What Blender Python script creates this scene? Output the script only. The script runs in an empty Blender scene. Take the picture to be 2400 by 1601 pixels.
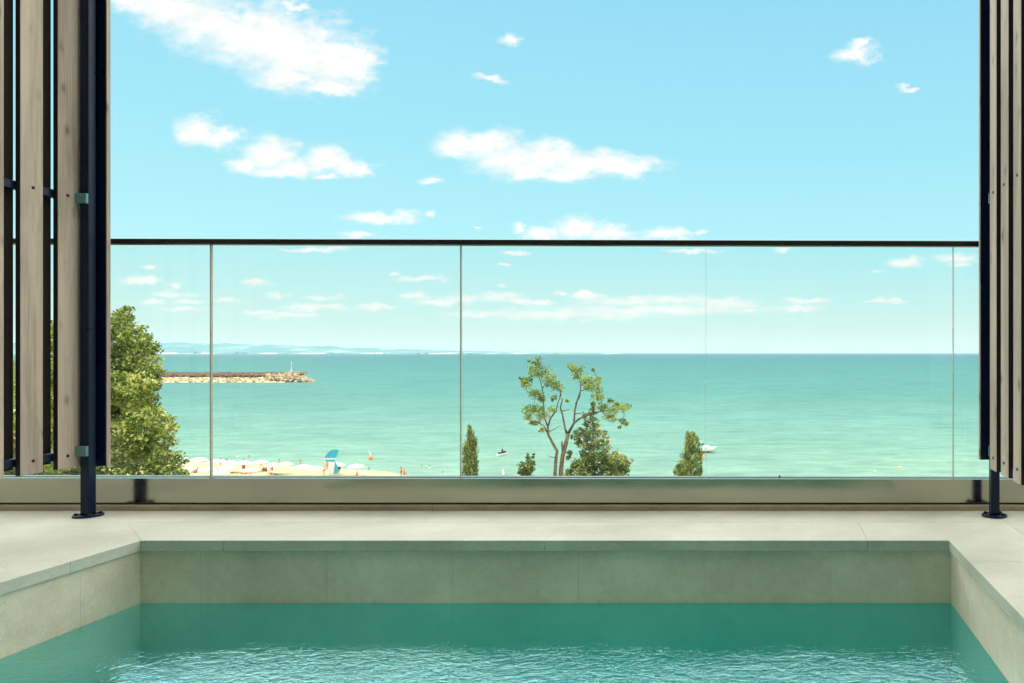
import bpy, bmesh, math, random
import numpy as np
from mathutils import Vector, Matrix

random.seed(7)
RNG = np.random.default_rng(11)
S = bpy.context.scene
COL = S.collection
EYE = 0.636          # eye above the terrace floor
SEA = -21.4          # sea level below the terrace floor
F = 1800.0           # focal length in photograph pixels
VX, VY = 1800.0, 827.0

def W(x, y, d):      # photograph measurement at a known distance -> metres
    return Vector(((x - VX) * d / F, d, EYE - (y - VY) * d / F))

# ------------------------------------------------------------------ helpers
def tag(o, label=None, cat=None, group=None, kind=None):
    if label: o['label'] = label
    if cat: o['category'] = cat
    if group: o['group'] = group
    if kind: o['kind'] = kind
    return o

def empty(name, loc, rz=0.0):
    o = bpy.data.objects.new(name, None)
    COL.objects.link(o)
    o.location = loc
    o.rotation_euler = (0, 0, rz)
    o.empty_display_size = 0.1
    return o

def copy_tree(o, parent=None):
    c = o.copy()
    COL.objects.link(c)
    if parent is not None:
        c.parent = parent
    for ch in list(o.children):
        copy_tree(ch, c)
    return c

class MB:
    """collects shapes and links them as one mesh object"""
    def __init__(s):
        s.v, s.f = [], []
    def add(s, vs, fs):
        n = len(s.v)
        s.v += [tuple(p) for p in vs]
        s.f += [tuple(i + n for i in f) for f in fs]
        return s
    def box(s, x0, x1, y0, y1, z0, z1):
        if x0 > x1: x0, x1 = x1, x0
        if y0 > y1: y0, y1 = y1, y0
        if z0 > z1: z0, z1 = z1, z0
        return s.add([(x0,y0,z0),(x1,y0,z0),(x1,y1,z0),(x0,y1,z0),(x0,y0,z1),(x1,y0,z1),(x1,y1,z1),(x0,y1,z1)],
                     [(0,3,2,1),(4,5,6,7),(0,1,5,4),(1,2,6,5),(2,3,7,6),(3,0,4,7)])
    def prism(s, poly, z0, z1):      # polygon (counter-clockwise) pulled up from z0 to z1
        n = len(poly)
        vs = [(p[0], p[1], z0) for p in poly] + [(p[0], p[1], z1) for p in poly]
        fs = [tuple(range(n - 1, -1, -1)), tuple(range(n, 2 * n))]
        fs += [(i, (i + 1) % n, n + (i + 1) % n, n + i) for i in range(n)]
        return s.add(vs, fs)
    def bar(s, z_a, z_b, x_a, x_b, y0, y1, h):   # long bar along X whose ends lie at z_a and z_b
        return s.add([(x_a,y0,z_a),(x_b,y0,z_b),(x_b,y1,z_b),(x_a,y1,z_a),(x_a,y0,z_a+h),(x_b,y0,z_b+h),(x_b,y1,z_b+h),(x_a,y1,z_a+h)],
                     [(0,3,2,1),(4,5,6,7),(0,1,5,4),(1,2,6,5),(2,3,7,6),(3,0,4,7)])
    def tube(s, pts, rad, n=8):
        pts = [Vector(p) for p in pts]
        if not hasattr(rad, '__len__'): rad = [rad] * len(pts)
        rings = []
        for i, p in enumerate(pts):
            a = pts[max(i - 1, 0)]; b = pts[min(i + 1, len(pts) - 1)]
            t = (b - a).normalized()
            ref = Vector((0, 1, 0)) if abs(t.y) < 0.8 else Vector((1, 0, 0))
            u = t.cross(ref).normalized(); w = u.cross(t)
            rings.append([p + (u * math.cos(2*math.pi*k/n) + w * math.sin(2*math.pi*k/n)) * rad[i] for k in range(n)])
        vs = [q for r in rings for q in r]
        fs = [(i*n+k, i*n+(k+1) % n, (i+1)*n+(k+1) % n, (i+1)*n+k) for i in range(len(pts)-1) for k in range(n)]
        fs.append(tuple(range(n - 1, -1, -1)))
        fs.append(tuple(range((len(pts)-1)*n, len(pts)*n)))
        return s.add(vs, fs)
    def lathe(s, prof, n=20, o=(0, 0, 0)):       # profile of (radius, z)
        o = Vector(o)
        vs = [o + Vector((r*math.cos(2*math.pi*k/n), r*math.sin(2*math.pi*k/n), z)) for r, z in prof for k in range(n)]
        m = len(prof)
        fs = [(i*n+k, i*n+(k+1) % n, (i+1)*n+(k+1) % n, (i+1)*n+k) for i in range(m-1) for k in range(n)]
        fs.append(tuple(range(n - 1, -1, -1)))
        fs.append(tuple(range((m-1)*n, m*n)))
        return s.add(vs, fs)
    def build(s, name, mat, parent=None, smooth=False, bevel=0.0, seg=2):
        me = bpy.data.meshes.new(name)
        me.from_pydata(s.v, [], s.f)
        me.validate(); me.update()
        bm = bmesh.new(); bm.from_mesh(me)
        bmesh.ops.recalc_face_normals(bm, faces=bm.faces[:])
        bm.to_mesh(me); bm.free()
        for m in (mat if isinstance(mat, (list, tuple)) else [mat]):
            me.materials.append(m)
        if smooth:
            me.polygons.foreach_set('use_smooth', [True] * len(me.polygons))
        o = bpy.data.objects.new(name, me)
        COL.objects.link(o)
        if parent is not None: o.parent = parent
        if bevel > 0:
            b = o.modifiers.new('edge', 'BEVEL'); b.width = bevel; b.segments = seg
            b.limit_method = 'ANGLE'; b.angle_limit = 0.6
        return o

# ------------------------------------------------------------------ materials
class NT:
    def __init__(s, name):
        s.m = bpy.data.materials.new(name); s.m.use_nodes = True
        s.t = s.m.node_tree; s.t.nodes.clear()
        s.out = s.t.nodes.new('ShaderNodeOutputMaterial')
    def n(s, kind, **kw):
        nd = s.t.nodes.new(kind)
        for k, v in kw.items():
            if k.startswith('i_'):
                nd.inputs[int(k[2:])].default_value = v
            else:
                setattr(nd, k, v)
        return nd
    def l(s, a, b): s.t.links.new(a, b)
    def coord(s, scale=(1, 1, 1), kind='Object'):
        tc = s.n('ShaderNodeTexCoord'); mp = s.n('ShaderNodeMapping')
        mp.inputs['Scale'].default_value = scale
        s.l(tc.outputs[kind], mp.inputs['Vector'])
        return mp.outputs['Vector']
    def noise(s, vec, scale, detail=4.0, rough=0.55, dist=0.0):
        nd = s.n('ShaderNodeTexNoise')
        nd.inputs['Scale'].default_value = scale; nd.inputs['Detail'].default_value = detail
        nd.inputs['Roughness'].default_value = rough; nd.inputs['Distortion'].default_value = dist
        if vec is not None: s.l(vec, nd.inputs['Vector'])
        return nd.outputs['Fac']
    def ramp(s, fac, stops, interp='LINEAR'):
        nd = s.n('ShaderNodeValToRGB'); nd.color_ramp.interpolation = interp
        e = nd.color_ramp.elements
        while len(e) < len(stops): e.new(0.5)
        for i, (p, c) in enumerate(stops):
            e[i].position = p
            e[i].color = (c, c, c, 1) if not hasattr(c, '__len__') else (*c[:3], 1)
        s.l(fac, nd.inputs['Fac'])
        return nd.outputs['Color']
    def mix(s, fac, a, b, blend='MIX'):
        nd = s.n('ShaderNodeMix', data_type='RGBA', blend_type=blend)
        for sock, val in ((nd.inputs[0], fac), (nd.inputs[6], a), (nd.inputs[7], b)):
            if hasattr(val, 'is_linked'): s.l(val, sock)
            elif hasattr(val, '__len__'): sock.default_value = (*val[:3], 1)
            else: sock.default_value = val
        return nd.outputs[2]
    def math(s, op, a, b=None, c=None, clamp=False):
        nd = s.n('ShaderNodeMath', operation=op, use_clamp=clamp)
        for i, val in enumerate((a, b, c)):
            if val is None: continue
            if hasattr(val, 'is_linked'): s.l(val, nd.inputs[i])
            else: nd.inputs[i].default_value = val
        return nd.outputs[0]
    def bump(s, h, strength=0.3, dist=0.01):
        nd = s.n('ShaderNodeBump'); nd.inputs['Strength'].default_value = strength
        nd.inputs['Distance'].default_value = dist
        s.l(h, nd.inputs['Height'])
        return nd.outputs['Normal']
    def pbr(s, color, rough=0.6, metal=0.0, normal=None, spec=None, coat=None):
        b = s.n('ShaderNodeBsdfPrincipled')
        for key, val in (('Base Color', color), ('Roughness', rough), ('Metallic', metal)):
            if hasattr(val, 'is_linked'): s.l(val, b.inputs[key])
            elif hasattr(val, '__len__'): b.inputs[key].default_value = (*val[:3], 1)
            else: b.inputs[key].default_value = val
        if normal is not None: s.l(normal, b.inputs['Normal'])
        if spec is not None: b.inputs['Specular IOR Level'].default_value = spec
        if coat is not None: b.inputs['Coat Weight'].default_value = coat; b.inputs['Coat Roughness'].default_value = 0.1
        s.l(b.outputs[0], s.out.inputs['Surface'])
        return s.m

def stone(name, a, b, pit=(0.12, 0.12, 0.1), scale=3.0, rough=0.62, pits=0.5):
    t = NT(name); c = t.coord()
    n1 = t.noise(c, scale, 6, 0.6); n2 = t.noise(c, scale * 9, 5, 0.65)
    f = t.math('ADD', t.math('MULTIPLY', n1, 0.72), t.math('MULTIPLY', n2, 0.28))
    col = t.ramp(f, [(0.33, a), (0.66, b)])
    fine = t.noise(c, 160, 3, 0.6)
    col = t.mix(0.16, col, t.ramp(fine, [(0.3, 0.25), (0.7, 0.9)]), 'OVERLAY')
    vo = t.n('ShaderNodeTexVoronoi'); vo.inputs['Scale'].default_value = 42; t.l(c, vo.inputs['Vector'])
    gate = t.ramp(t.noise(c, 30, 2), [(0.52, 0.0), (0.60, 1.0)])
    dots = t.ramp(vo.outputs['Distance'], [(0.05, 1.0), (0.12, 0.0)])
    pm = t.math('MULTIPLY', t.math('MULTIPLY', dots, gate), pits)
    col = t.mix(pm, col, pit)
    h = t.math('SUBTRACT', t.math('MULTIPLY', fine, 0.4), pm)
    r = t.ramp(n2, [(0.3, rough - 0.1), (0.7, rough + 0.12)])
    return t.pbr(col, r, 0, t.bump(h, 0.25, 0.002), spec=0.35)

def wood(name, a, b, dark, seed=0.0):
    t = NT(name)
    info = t.n('ShaderNodeObjectInfo')
    tc = t.n('ShaderNodeTexCoord')
    off = t.n('ShaderNodeVectorMath', operation='ADD')
    sc = t.n('ShaderNodeVectorMath', operation='SCALE'); sc.inputs['Scale'].default_value = 37.0
    cmb = t.n('ShaderNodeCombineXYZ')
    t.l(info.outputs['Random'], cmb.inputs[0]); t.l(info.outputs['Random'], cmb.inputs[1]); t.l(info.outputs['Random'], cmb.inputs[2])
    t.l(cmb.outputs[0], sc.inputs[0]); t.l(tc.outputs['Object'], off.inputs[0]); t.l(sc.outputs[0], off.inputs[1])
    v = off.outputs[0]
    def mp(scale):
        m = t.n('ShaderNodeMapping'); m.inputs['Scale'].default_value = scale; t.l(v, m.inputs['Vector']); return m.outputs[0]
    broad = t.noise(mp((8, 8, 1.2)), 1.0, 4, 0.55, 0.6)
    grain = t.noise(mp((110, 110, 3)), 1.0, 5, 0.65, 1.2)
    f = t.math('ADD', t.math('MULTIPLY', broad, 0.6), t.math('MULTIPLY', grain, 0.4))
    col = t.ramp(f, [(0.32, a), (0.62, b)])
    vo = t.n('ShaderNodeTexVoronoi'); vo.inputs['Scale'].default_value = 1.0; t.l(mp((15, 15, 8)), vo.inputs['Vector'])
    ring = t.math('ADD', vo.outputs['Distance'], t.math('MULTIPLY', t.math('SUBTRACT', grain, 0.5), 0.18))
    knot = t.ramp(ring, [(0.06, 1.0), (0.15, 0.4), (0.3, 0.0)])
    gate = t.ramp(t.noise(mp((7, 7, 4)), 1.0, 1), [(0.46, 0.0), (0.54, 0.8)])
    km = t.math('MULTIPLY', knot, gate)
    col = t.mix(km, col, dark)
    return t.pbr(col, 0.62, 0, t.bump(grain, 0.15, 0.002), spec=0.3)

def metal(name, col, rough=0.3, metallic=1.0, var=0.08, scale=14.0, spec=None, stretch=(1, 1, 1)):
    t = NT(name); c = t.coord(stretch)
    n = t.noise(c, scale, 5, 0.6)
    cc = t.mix(n, [x * (1 - var) for x in col], [min(1, x * (1 + var)) for x in col])
    r = t.ramp(n, [(0.3, max(0.03, rough * 0.8)), (0.7, rough * 1.25)])
    return t.pbr(cc, r, metallic, spec=spec)

def cloth(name, col, rough=0.8, var=0.06, scale=8.0, transl=0.0):
    t = NT(name); c = t.coord()
    n = t.noise(c, scale, 4, 0.6)
    cc = t.mix(n, [x * (1 - var) for x in col], [min(1, x * (1 + var)) for x in col])
    m = t.pbr(cc, rough, 0, spec=0.25)
    if transl > 0:
        p = [x for x in t.t.nodes if x.type == 'BSDF_PRINCIPLED'][0]
        tr = t.n('ShaderNodeBsdfTranslucent'); t.l(cc, tr.inputs[0])
        mx = t.n('ShaderNodeMixShader', i_0=transl)
        t.l(p.outputs[0], mx.inputs[1]); t.l(tr.outputs[0], mx.inputs[2]); t.l(mx.outputs[0], t.out.inputs[0])
    return m

def foliage(name, stops, transl=0.35):
    t = NT(name)
    at = t.n('ShaderNodeAttribute', attribute_name='tone')
    col = t.ramp(at.outputs['Fac'], stops)
    d = t.n('ShaderNodeBsdfDiffuse'); t.l(col, d.inputs[0])
    tr = t.n('ShaderNodeBsdfTranslucent'); t.l(t.mix(0.35, col, (0.36, 0.48, 0.06)), tr.inputs[0])
    g = t.n('ShaderNodeBsdfGlossy'); g.inputs[0].default_value = (0.9, 0.9, 0.8, 1); g.inputs['Roughness'].default_value = 0.45
    m1 = t.n('ShaderNodeMixShader', i_0=transl); t.l(d.outputs[0], m1.inputs[1]); t.l(tr.outputs[0], m1.inputs[2])
    m2 = t.n('ShaderNodeMixShader', i_0=0.05); t.l(m1.outputs[0], m2.inputs[1]); t.l(g.outputs[0], m2.inputs[2])
    t.l(m2.outputs[0], t.out.inputs[0])
    return t.m

def bark(name, a, b):
    t = NT(name); c = t.coord((1, 1, 0.35))
    n = t.noise(c, 14, 6, 0.65, 0.6)
    col = t.ramp(n, [(0.35, a), (0.65, b)])
    return t.pbr(col, 0.85, 0, t.bump(n, 0.6, 0.03), spec=0.2)

def glass_sheet(name, tint, spec=1.0):
    t = NT(name)
    tr = t.n('ShaderNodeBsdfTransparent'); tr.inputs[0].default_value = (*tint, 1)
    gl = t.n('ShaderNodeBsdfGlossy'); gl.inputs[0].default_value = (spec, spec, spec, 1); gl.inputs['Roughness'].default_value = 0.0
    fr = t.n('ShaderNodeFresnel'); fr.inputs[0].default_value = 1.5
    geo = t.n('ShaderNodeNewGeometry')
    # only the front of each sheet face reflects
    k = t.math('MULTIPLY', fr.outputs[0], t.math('SUBTRACT', 1.0, geo.outputs['Backfacing']))
    mx = t.n('ShaderNodeMixShader'); t.l(k, mx.inputs[0]); t.l(tr.outputs[0], mx.inputs[1]); t.l(gl.outputs[0], mx.inputs[2])
    t.l(mx.outputs[0], t.out.inputs[0])
    return t.m

def pool_water_mat():
    t = NT('pool_water'); c = t.coord((1, 1.25, 1))
    amp = t.ramp(t.noise(t.coord((1, 1, 1)), 1.1, 2), [(0.38, 0.28), (0.60, 1.0)])
    a = t.noise(t.coord((1, 1.5, 1)), 58, 3, 0.6, 0.8)
    b = t.noise(t.coord((1, 1.35, 1)), 21, 2, 0.5, 0.8)
    sp = t.n('ShaderNodeSeparateXYZ'); t.l(t.coord(), sp.inputs[0])
    calm = t.ramp(t.math('SUBTRACT', 2.62, sp.outputs[1], clamp=True), [(0.28, 0.10), (0.58, 1.0)])     # stiller in the lee of the far wall
    h = t.math('MULTIPLY', t.math('MULTIPLY', t.math('ADD', t.math('MULTIPLY', a, 0.55), b), amp), calm)
    nr = t.bump(h, 0.45, 0.0092)
    tr = t.n('ShaderNodeBsdfTransparent'); tr.inputs[0].default_value = (0.24, 0.95, 0.90, 1)
    gl = t.n('ShaderNodeBsdfGlossy'); gl.inputs[0].default_value = (0.64, 0.97, 1, 1); gl.inputs['Roughness'].default_value = 0.012
    t.l(nr, gl.inputs['Normal'])
    fr = t.n('ShaderNodeFresnel'); fr.inputs[0].default_value = 1.33; t.l(nr, fr.inputs['Normal'])
    mx = t.n('ShaderNodeMixShader'); t.l(t.math('MULTIPLY', fr.outputs[0], 2.4, clamp=True), mx.inputs[0]); t.l(tr.outputs[0], mx.inputs[1]); t.l(gl.outputs[0], mx.inputs[2])
    t.l(mx.outputs[0], t.out.inputs[0])
    return t.m

def sea_mat():
    t = NT('sea_water')
    tc = t.n('ShaderNodeTexCoord'); sp = t.n('ShaderNodeSeparateXYZ'); t.l(tc.outputs['Object'], sp.inputs[0])
    # distance off the shore sets the depth of water over the sand
    lg = t.math('LOGARITHM', t.math('MAXIMUM', sp.outputs[1], 20.0), 10.0)     # 2.1 (130 m) .. 4.4
    wob = t.noise(t.coord((0.01, 0.02, 1)), 1.0, 3)
    lg = t.math('ADD', lg, t.math('MULTIPLY', t.math('SUBTRACT', wob, 0.5), 0.16))
    f = t.math('DIVIDE', t.math('SUBTRACT', lg, 2.0), 2.4, clamp=True)
    col = t.ramp(f, [(0.04, (0.155, 0.275, 0.205)), (0.13, (0.088, 0.218, 0.178)), (0.25, (0.048, 0.178, 0.158)),
                     (0.45, (0.032, 0.150, 0.150)), (0.68, (0.024, 0.122, 0.140)), (0.95, (0.018, 0.098, 0.130))])
    s0 = t.noise(t.coord((0.30, 0.75, 1)), 1.0, 3, 0.65)
    s1 = t.noise(t.coord((0.10, 0.25, 1)), 1.0, 4, 0.65)
    s2 = t.noise(t.coord((0.035, 0.035, 1)), 1.0, 4, 0.65)
    s3 = t.noise(t.coord((0.009, 0.004, 1)), 1.0, 5, 0.65)
    st = t.math('ADD', t.math('ADD', t.math('MULTIPLY', s1, 0.36), t.math('MULTIPLY', s2, 0.19)), t.math('ADD', t.math('MULTIPLY', s3, 0.13), t.math('MULTIPLY', s0, 0.32)))
    col = t.mix(1.0, col, t.ramp(st, [(0.36, (0.52, 0.64, 0.70)), (0.5, (0.98, 0.98, 0.99)), (0.66, (1.55, 1.38, 1.32))]), 'MULTIPLY')  # light and dark of the ripples painted in as colour streaks
    h1 = t.noise(t.coord((0.25, 0.8, 1)), 1.0, 5, 0.62)
    h2 = t.noise(t.coord((0.03, 0.09, 1)), 1.0, 4, 0.6)
    h = t.math('ADD', h1, t.math('MULTIPLY', h2, 2.5))
    nr = t.bump(h, 0.8, 0.7)
    d = t.n('ShaderNodeBsdfDiffuse'); t.l(col, d.inputs[0]); t.l(nr, d.inputs['Normal'])
    g = t.n('ShaderNodeBsdfGlossy'); g.inputs['Roughness'].default_value = 0.28; g.inputs[0].default_value = (0.85, 0.95, 0.95, 1)
    t.l(nr, g.inputs['Normal'])
    mx = t.n('ShaderNodeMixShader', i_0=0.10); t.l(d.outputs[0], mx.inputs[1]); t.l(g.outputs[0], mx.inputs[2])
    t.l(mx.outputs[0], t.out.inputs[0])
    return t.m

M = {}
M['deck'] = stone('deck_stone', (0.365, 0.375, 0.30), (0.56, 0.56, 0.46), pits=0.3, scale=2.2)
M['coping'] = stone('coping_stone', (0.385, 0.39, 0.315), (0.565, 0.565, 0.465), pits=0.25, scale=2.6)
M['pool_tile'] = stone('pool_wall_stone', (0.50, 0.43, 0.315), (0.73, 0.65, 0.495), pits=0.75, scale=3.2)
M['lining'] = stone('pool_lining', (0.06, 0.60, 0.56), (0.09, 0.70, 0.66), pit=(0.06, 0.4, 0.33), scale=1.5, pits=0.2, rough=0.5)
M['grout'] = stone('grout', (0.30, 0.295, 0.25), (0.40, 0.39, 0.33), scale=20, pits=0)
M['curb'] = stone('curb_stone', (0.34, 0.27, 0.18), (0.47, 0.39, 0.28), scale=6, pits=0.2)
M['slat'] = wood('weathered_timber', (0.23, 0.18, 0.145), (0.57, 0.455, 0.365), (0.07, 0.058, 0.052))
M['dark_slat'] = wood('dark_timber', (0.012, 0.010, 0.012), (0.024, 0.019, 0.02), (0.006, 0.005, 0.006))
M['navy'] = metal('navy_painted_steel', (0.003, 0.009, 0.034), 0.30, 0.0, 0.15, 5, spec=0.24)
M['bracket'] = metal('bracket_steel', (0.13, 0.27, 0.29), 0.45, 0.3, 0.15, 40)
M['bolt'] = metal('black_bolt', (0.02, 0.02, 0.024), 0.35, 0.6, 0.1, 60)
M['alu'] = metal('anodised_aluminium', (0.37, 0.37, 0.30), 0.13, 1.0, 0.05, 9, stretch=(1, 6, 6))
M['rail'] = metal('dark_bronze_rail', (0.030, 0.027, 0.026), 0.3, 0.4, 0.25, 5, stretch=(1, 6, 6))
M['gasket'] = metal('black_rubber', (0.012, 0.012, 0.016), 0.6, 0.0, 0.1, 30)
M['glass'] = glass_sheet('clear_glass', (0.975, 0.99, 0.982), 0.8)
M['glass_edge'] = metal('glass_edge', (0.50, 0.48, 0.39), 0.25, 0.0, 0.35, 3)
M['plaster'] = stone('facade_plaster', (0.085, 0.08, 0.066), (0.13, 0.122, 0.10), scale=0.6, pits=0.0, rough=0.8)
M['pane'] = metal('dark_window_glass', (0.02, 0.03, 0.035), 0.06, 0.0, 0.1, 1.0, spec=0.6)
M['frame'] = metal('window_frame_metal', (0.05, 0.05, 0.055), 0.4, 0.5, 0.1, 10)
M['pool_water'] = pool_water_mat()
M['sea'] = sea_mat()
M['white_cloth'] = cloth('white_canvas', (0.60, 0.58, 0.55), 0.8, 0.04, 1.5, 0.2)
M['cyan_cloth'] = cloth('turquoise_cloth', (0.03, 0.36, 0.46), 0.7, 0.06, 2, 0.3)
M['pole'] = metal('pale_pole', (0.55, 0.5, 0.42), 0.4, 0.2, 0.1, 8)
M['white_gel'] = metal('white_gelcoat', (0.60, 0.59, 0.57), 0.25, 0.0, 0.04, 3, spec=0.5)
M['orange'] = metal('orange_plastic', (0.80, 0.16, 0.03), 0.4, 0.0, 0.08, 5, spec=0.5)
M['yellow'] = metal('yellow_plastic', (0.85, 0.50, 0.05), 0.4, 0.0, 0.08, 5, spec=0.5)
M['black_gel'] = metal('black_gelcoat', (0.015, 0.018, 0.025), 0.25, 0.0, 0.1, 5, spec=0.5)

# ------------------------------------------------------------------ camera
cd = bpy.data.cameras.new('camera')
cam = bpy.data.objects.new('camera', cd); COL.objects.link(cam)
cam.location = (0, 0, EYE); cam.rotation_euler = (math.radians(90), 0, 0)
cd.sensor_width = 36.0; cd.lens = 36.0 * F / 2400.0
cd.shift_x = -(VX - 1200.0) / 2400.0
cd.shift_y = (VY - 800.5) / 2400.0
cd.clip_start = 0.05; cd.clip_end = 120000.0
S.camera = cam

# ------------------------------------------------------------------ sun and sky
SUN_EL, SUN_AZ = math.radians(56), math.atan2(0.36, -0.78)     # behind the camera and to the right
sdir = Vector((math.sin(SUN_AZ) * math.cos(SUN_EL), math.cos(SUN_AZ) * math.cos(SUN_EL), math.sin(SUN_EL)))
sl = bpy.data.lights.new('sun', 'SUN'); sl.energy = 3.5; sl.angle = math.radians(0.53); sl.color = (1.0, 0.93, 0.80)
so = bpy.data.objects.new('sun', sl); COL.objects.link(so)
so.rotation_euler = sdir.to_track_quat('Z', 'Y').to_euler(); so.location = (10, -20, 30)

def build_world():
    w = bpy.data.worlds.new('World'); S.world = w; w.use_nodes = True
    t = w.node_tree; t.nodes.clear()
    N, L = t.nodes.new, t.links.new
    def mth(op, a, b=None, c=None, clamp=False):
        nd = N('ShaderNodeMath'); nd.operation = op; nd.use_clamp = clamp
        for i, v in enumerate((a, b, c)):
            if v is None: continue
            if hasattr(v, 'is_linked'): L(v, nd.inputs[i])
            else: nd.inputs[i].default_value = v
        return nd.outputs[0]
    def vec(op, a, b=None, c=None, out=0):
        nd = N('ShaderNodeVectorMath'); nd.operation = op
        for i, v in enumerate((a, b, c)):
            if v is None: continue
            if hasattr(v, 'is_linked'): L(v, nd.inputs[i])
            else: nd.inputs[i].default_value = v
        return nd.outputs[out]
    def ramp(fac, stops):
        nd = N('ShaderNodeValToRGB'); e = nd.color_ramp.elements
        while len(e) < len(stops): e.new(0.5)
        for i, (p, c) in enumerate(stops):
            e[i].position = p; e[i].color = (c, c, c, 1) if not hasattr(c, '__len__') else (*c, 1)
        L(fac, nd.inputs[0]); return nd.outputs[0]
    def mix(fac, a, b, blend='MIX'):
        nd = N('ShaderNodeMix'); nd.data_type = 'RGBA'; nd.blend_type = blend
        for sock, v in ((nd.inputs[0], fac), (nd.inputs[6], a), (nd.inputs[7], b)):
            if hasattr(v, 'is_linked'): L(v, sock)
            elif hasattr(v, '__len__'): sock.default_value = (*v, 1)
            else: sock.default_value = v
        return nd.outputs[2]
    tc = N('ShaderNodeTexCoord'); d = vec('NORMALIZE', tc.outputs['Generated'])
    sp = N('ShaderNodeSeparateXYZ'); L(d, sp.inputs[0])
    dx, dy, dz = sp.outputs
    sky = N('ShaderNodeTexSky'); sky.sky_type = 'NISHITA'; sky.sun_disc = False
    sky.sun_elevation = SUN_EL; sky.sun_rotation = SUN_AZ; sky.altitude = 20; sky.dust_density = 1.2; sky.ozone_density = 1.5
    nis = mix(1.0, sky.outputs[0], (0.75, 1.2, 1.15), 'MULTIPLY')
    # colour of the clear air by height above the horizon, with bright sky added out of view to fill the terrace
    g = ramp(dz, [(0.0, (0.80, 1.0, 0.93)), (0.05, (0.66, 0.97, 0.93)), (0.13, (0.48, 0.94, 1.0)), (0.25, (0.39, 0.87, 1.0)),
                  (0.42, (0.33, 0.78, 1.0))])
    def sstep(v, lo, hi):
        nd = N('ShaderNodeMapRange'); nd.interpolation_type = 'SMOOTHSTEP'
        nd.inputs['From Min'].default_value = lo; nd.inputs['From Max'].default_value = hi
        L(v, nd.inputs['Value']); return nd.outputs[0]
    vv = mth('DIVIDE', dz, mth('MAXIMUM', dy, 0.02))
    fill_sky = mth('MULTIPLY', sstep(vv, 0.466, 0.54), sstep(dz, 0.27, 0.42))  # added bright sky overhead, lights the deck and walls
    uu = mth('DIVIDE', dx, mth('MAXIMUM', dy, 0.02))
    side_fill = mth('MAXIMUM', sstep(uu, 0.36, 0.8), sstep(mth('MULTIPLY', uu, -1.0), 1.06, 1.7))  # added bright sky to either side, lights the pool side walls
    fill_sky = mth('MAXIMUM', fill_sky, mth('MULTIPLY', side_fill, sstep(dz, 0.05, 0.26)))
    front = mth('MULTIPLY', mth('MULTIPLY', sstep(vv, 0.468, 0.56), sstep(vv, 1.3, 0.8)), mth('MULTIPLY', sstep(uu, 0.7, 0.3), sstep(uu, -1.6, -1.0)))  # added bright patch just above the view, whitens the pool glints
    fill_sky = mth('MAXIMUM', fill_sky, front)
    boost = mth('ADD', mth('MULTIPLY_ADD', fill_sky, 1.35, 1.0), mth('MULTIPLY', front, 2.9))
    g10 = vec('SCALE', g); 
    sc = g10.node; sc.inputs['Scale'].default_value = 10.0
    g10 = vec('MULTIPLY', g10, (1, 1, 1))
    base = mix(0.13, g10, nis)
    base = mix(fill_sky, base, (10.0, 10.0, 9.5))
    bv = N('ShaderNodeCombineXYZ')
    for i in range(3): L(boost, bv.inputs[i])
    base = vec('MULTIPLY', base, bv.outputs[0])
    # clouds, each where it stands in the sky (gnomonic coordinates about +Y)
    yy = mth('MAXIMUM', dy, 0.02)
    cu = N('ShaderNodeCombineXYZ'); L(mth('DIVIDE', dx, yy), cu.inputs[0]); L(mth('DIVIDE', dz, yy), cu.inputs[1])
    uv = cu.outputs[0]
    us = N('ShaderNodeSeparateXYZ'); L(uv, us.inputs[0])
    hh = mth('MAXIMUM', us.outputs[1], 0.0)
    def noise(v, scale, detail, rough):
        nd = N('ShaderNodeTexNoise'); nd.inputs['Scale'].default_value = scale; nd.inputs['Detail'].default_value = detail
        nd.inputs['Roughness'].default_value = rough; L(v, nd.inputs['Vector']); return nd
    st = vec('MULTIPLY', uv, (1.0, 1.7, 1.0))
    n1 = noise(st, 17, 7, 0.6)
    amp = mth('MULTIPLY_ADD', hh, 0.12, 0.012)
    ctr = vec('SUBTRACT', n1.outputs['Color'], (0.5, 0.5, 0.5))
    av = N('ShaderNodeCombineXYZ'); L(amp, av.inputs[0]); L(mth('MULTIPLY', amp, 0.7), av.inputs[1])
    n2 = noise(st, 44, 8, 0.6)
    ctr2 = vec('MULTIPLY', vec('SUBTRACT', n2.outputs['Color'], (0.5, 0.5, 0.5)), (0.034, 0.017, 0.0))
    wuv = vec('ADD', vec('ADD', uv, ctr2), vec('MULTIPLY', ctr, av.outputs[0]))
    K = 2400.0 / 2351.0
    def field(lst):
        acc = None
        for (x, y, rx, ry) in lst:
            cx, cy = (x * K - VX) / F, (VY - y * K) / F
            sx, sy = F / (rx * K), F / (ry * K)
            q = vec('MULTIPLY_ADD', wuv, (sx, sy, 0), (-cx * sx, -cy * sy, 0))
            ln = vec('LENGTH', q, out=1)
            acc = ln if acc is None else mth('SMOOTH_MIN', acc, ln, 0.25)
        return acc
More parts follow.
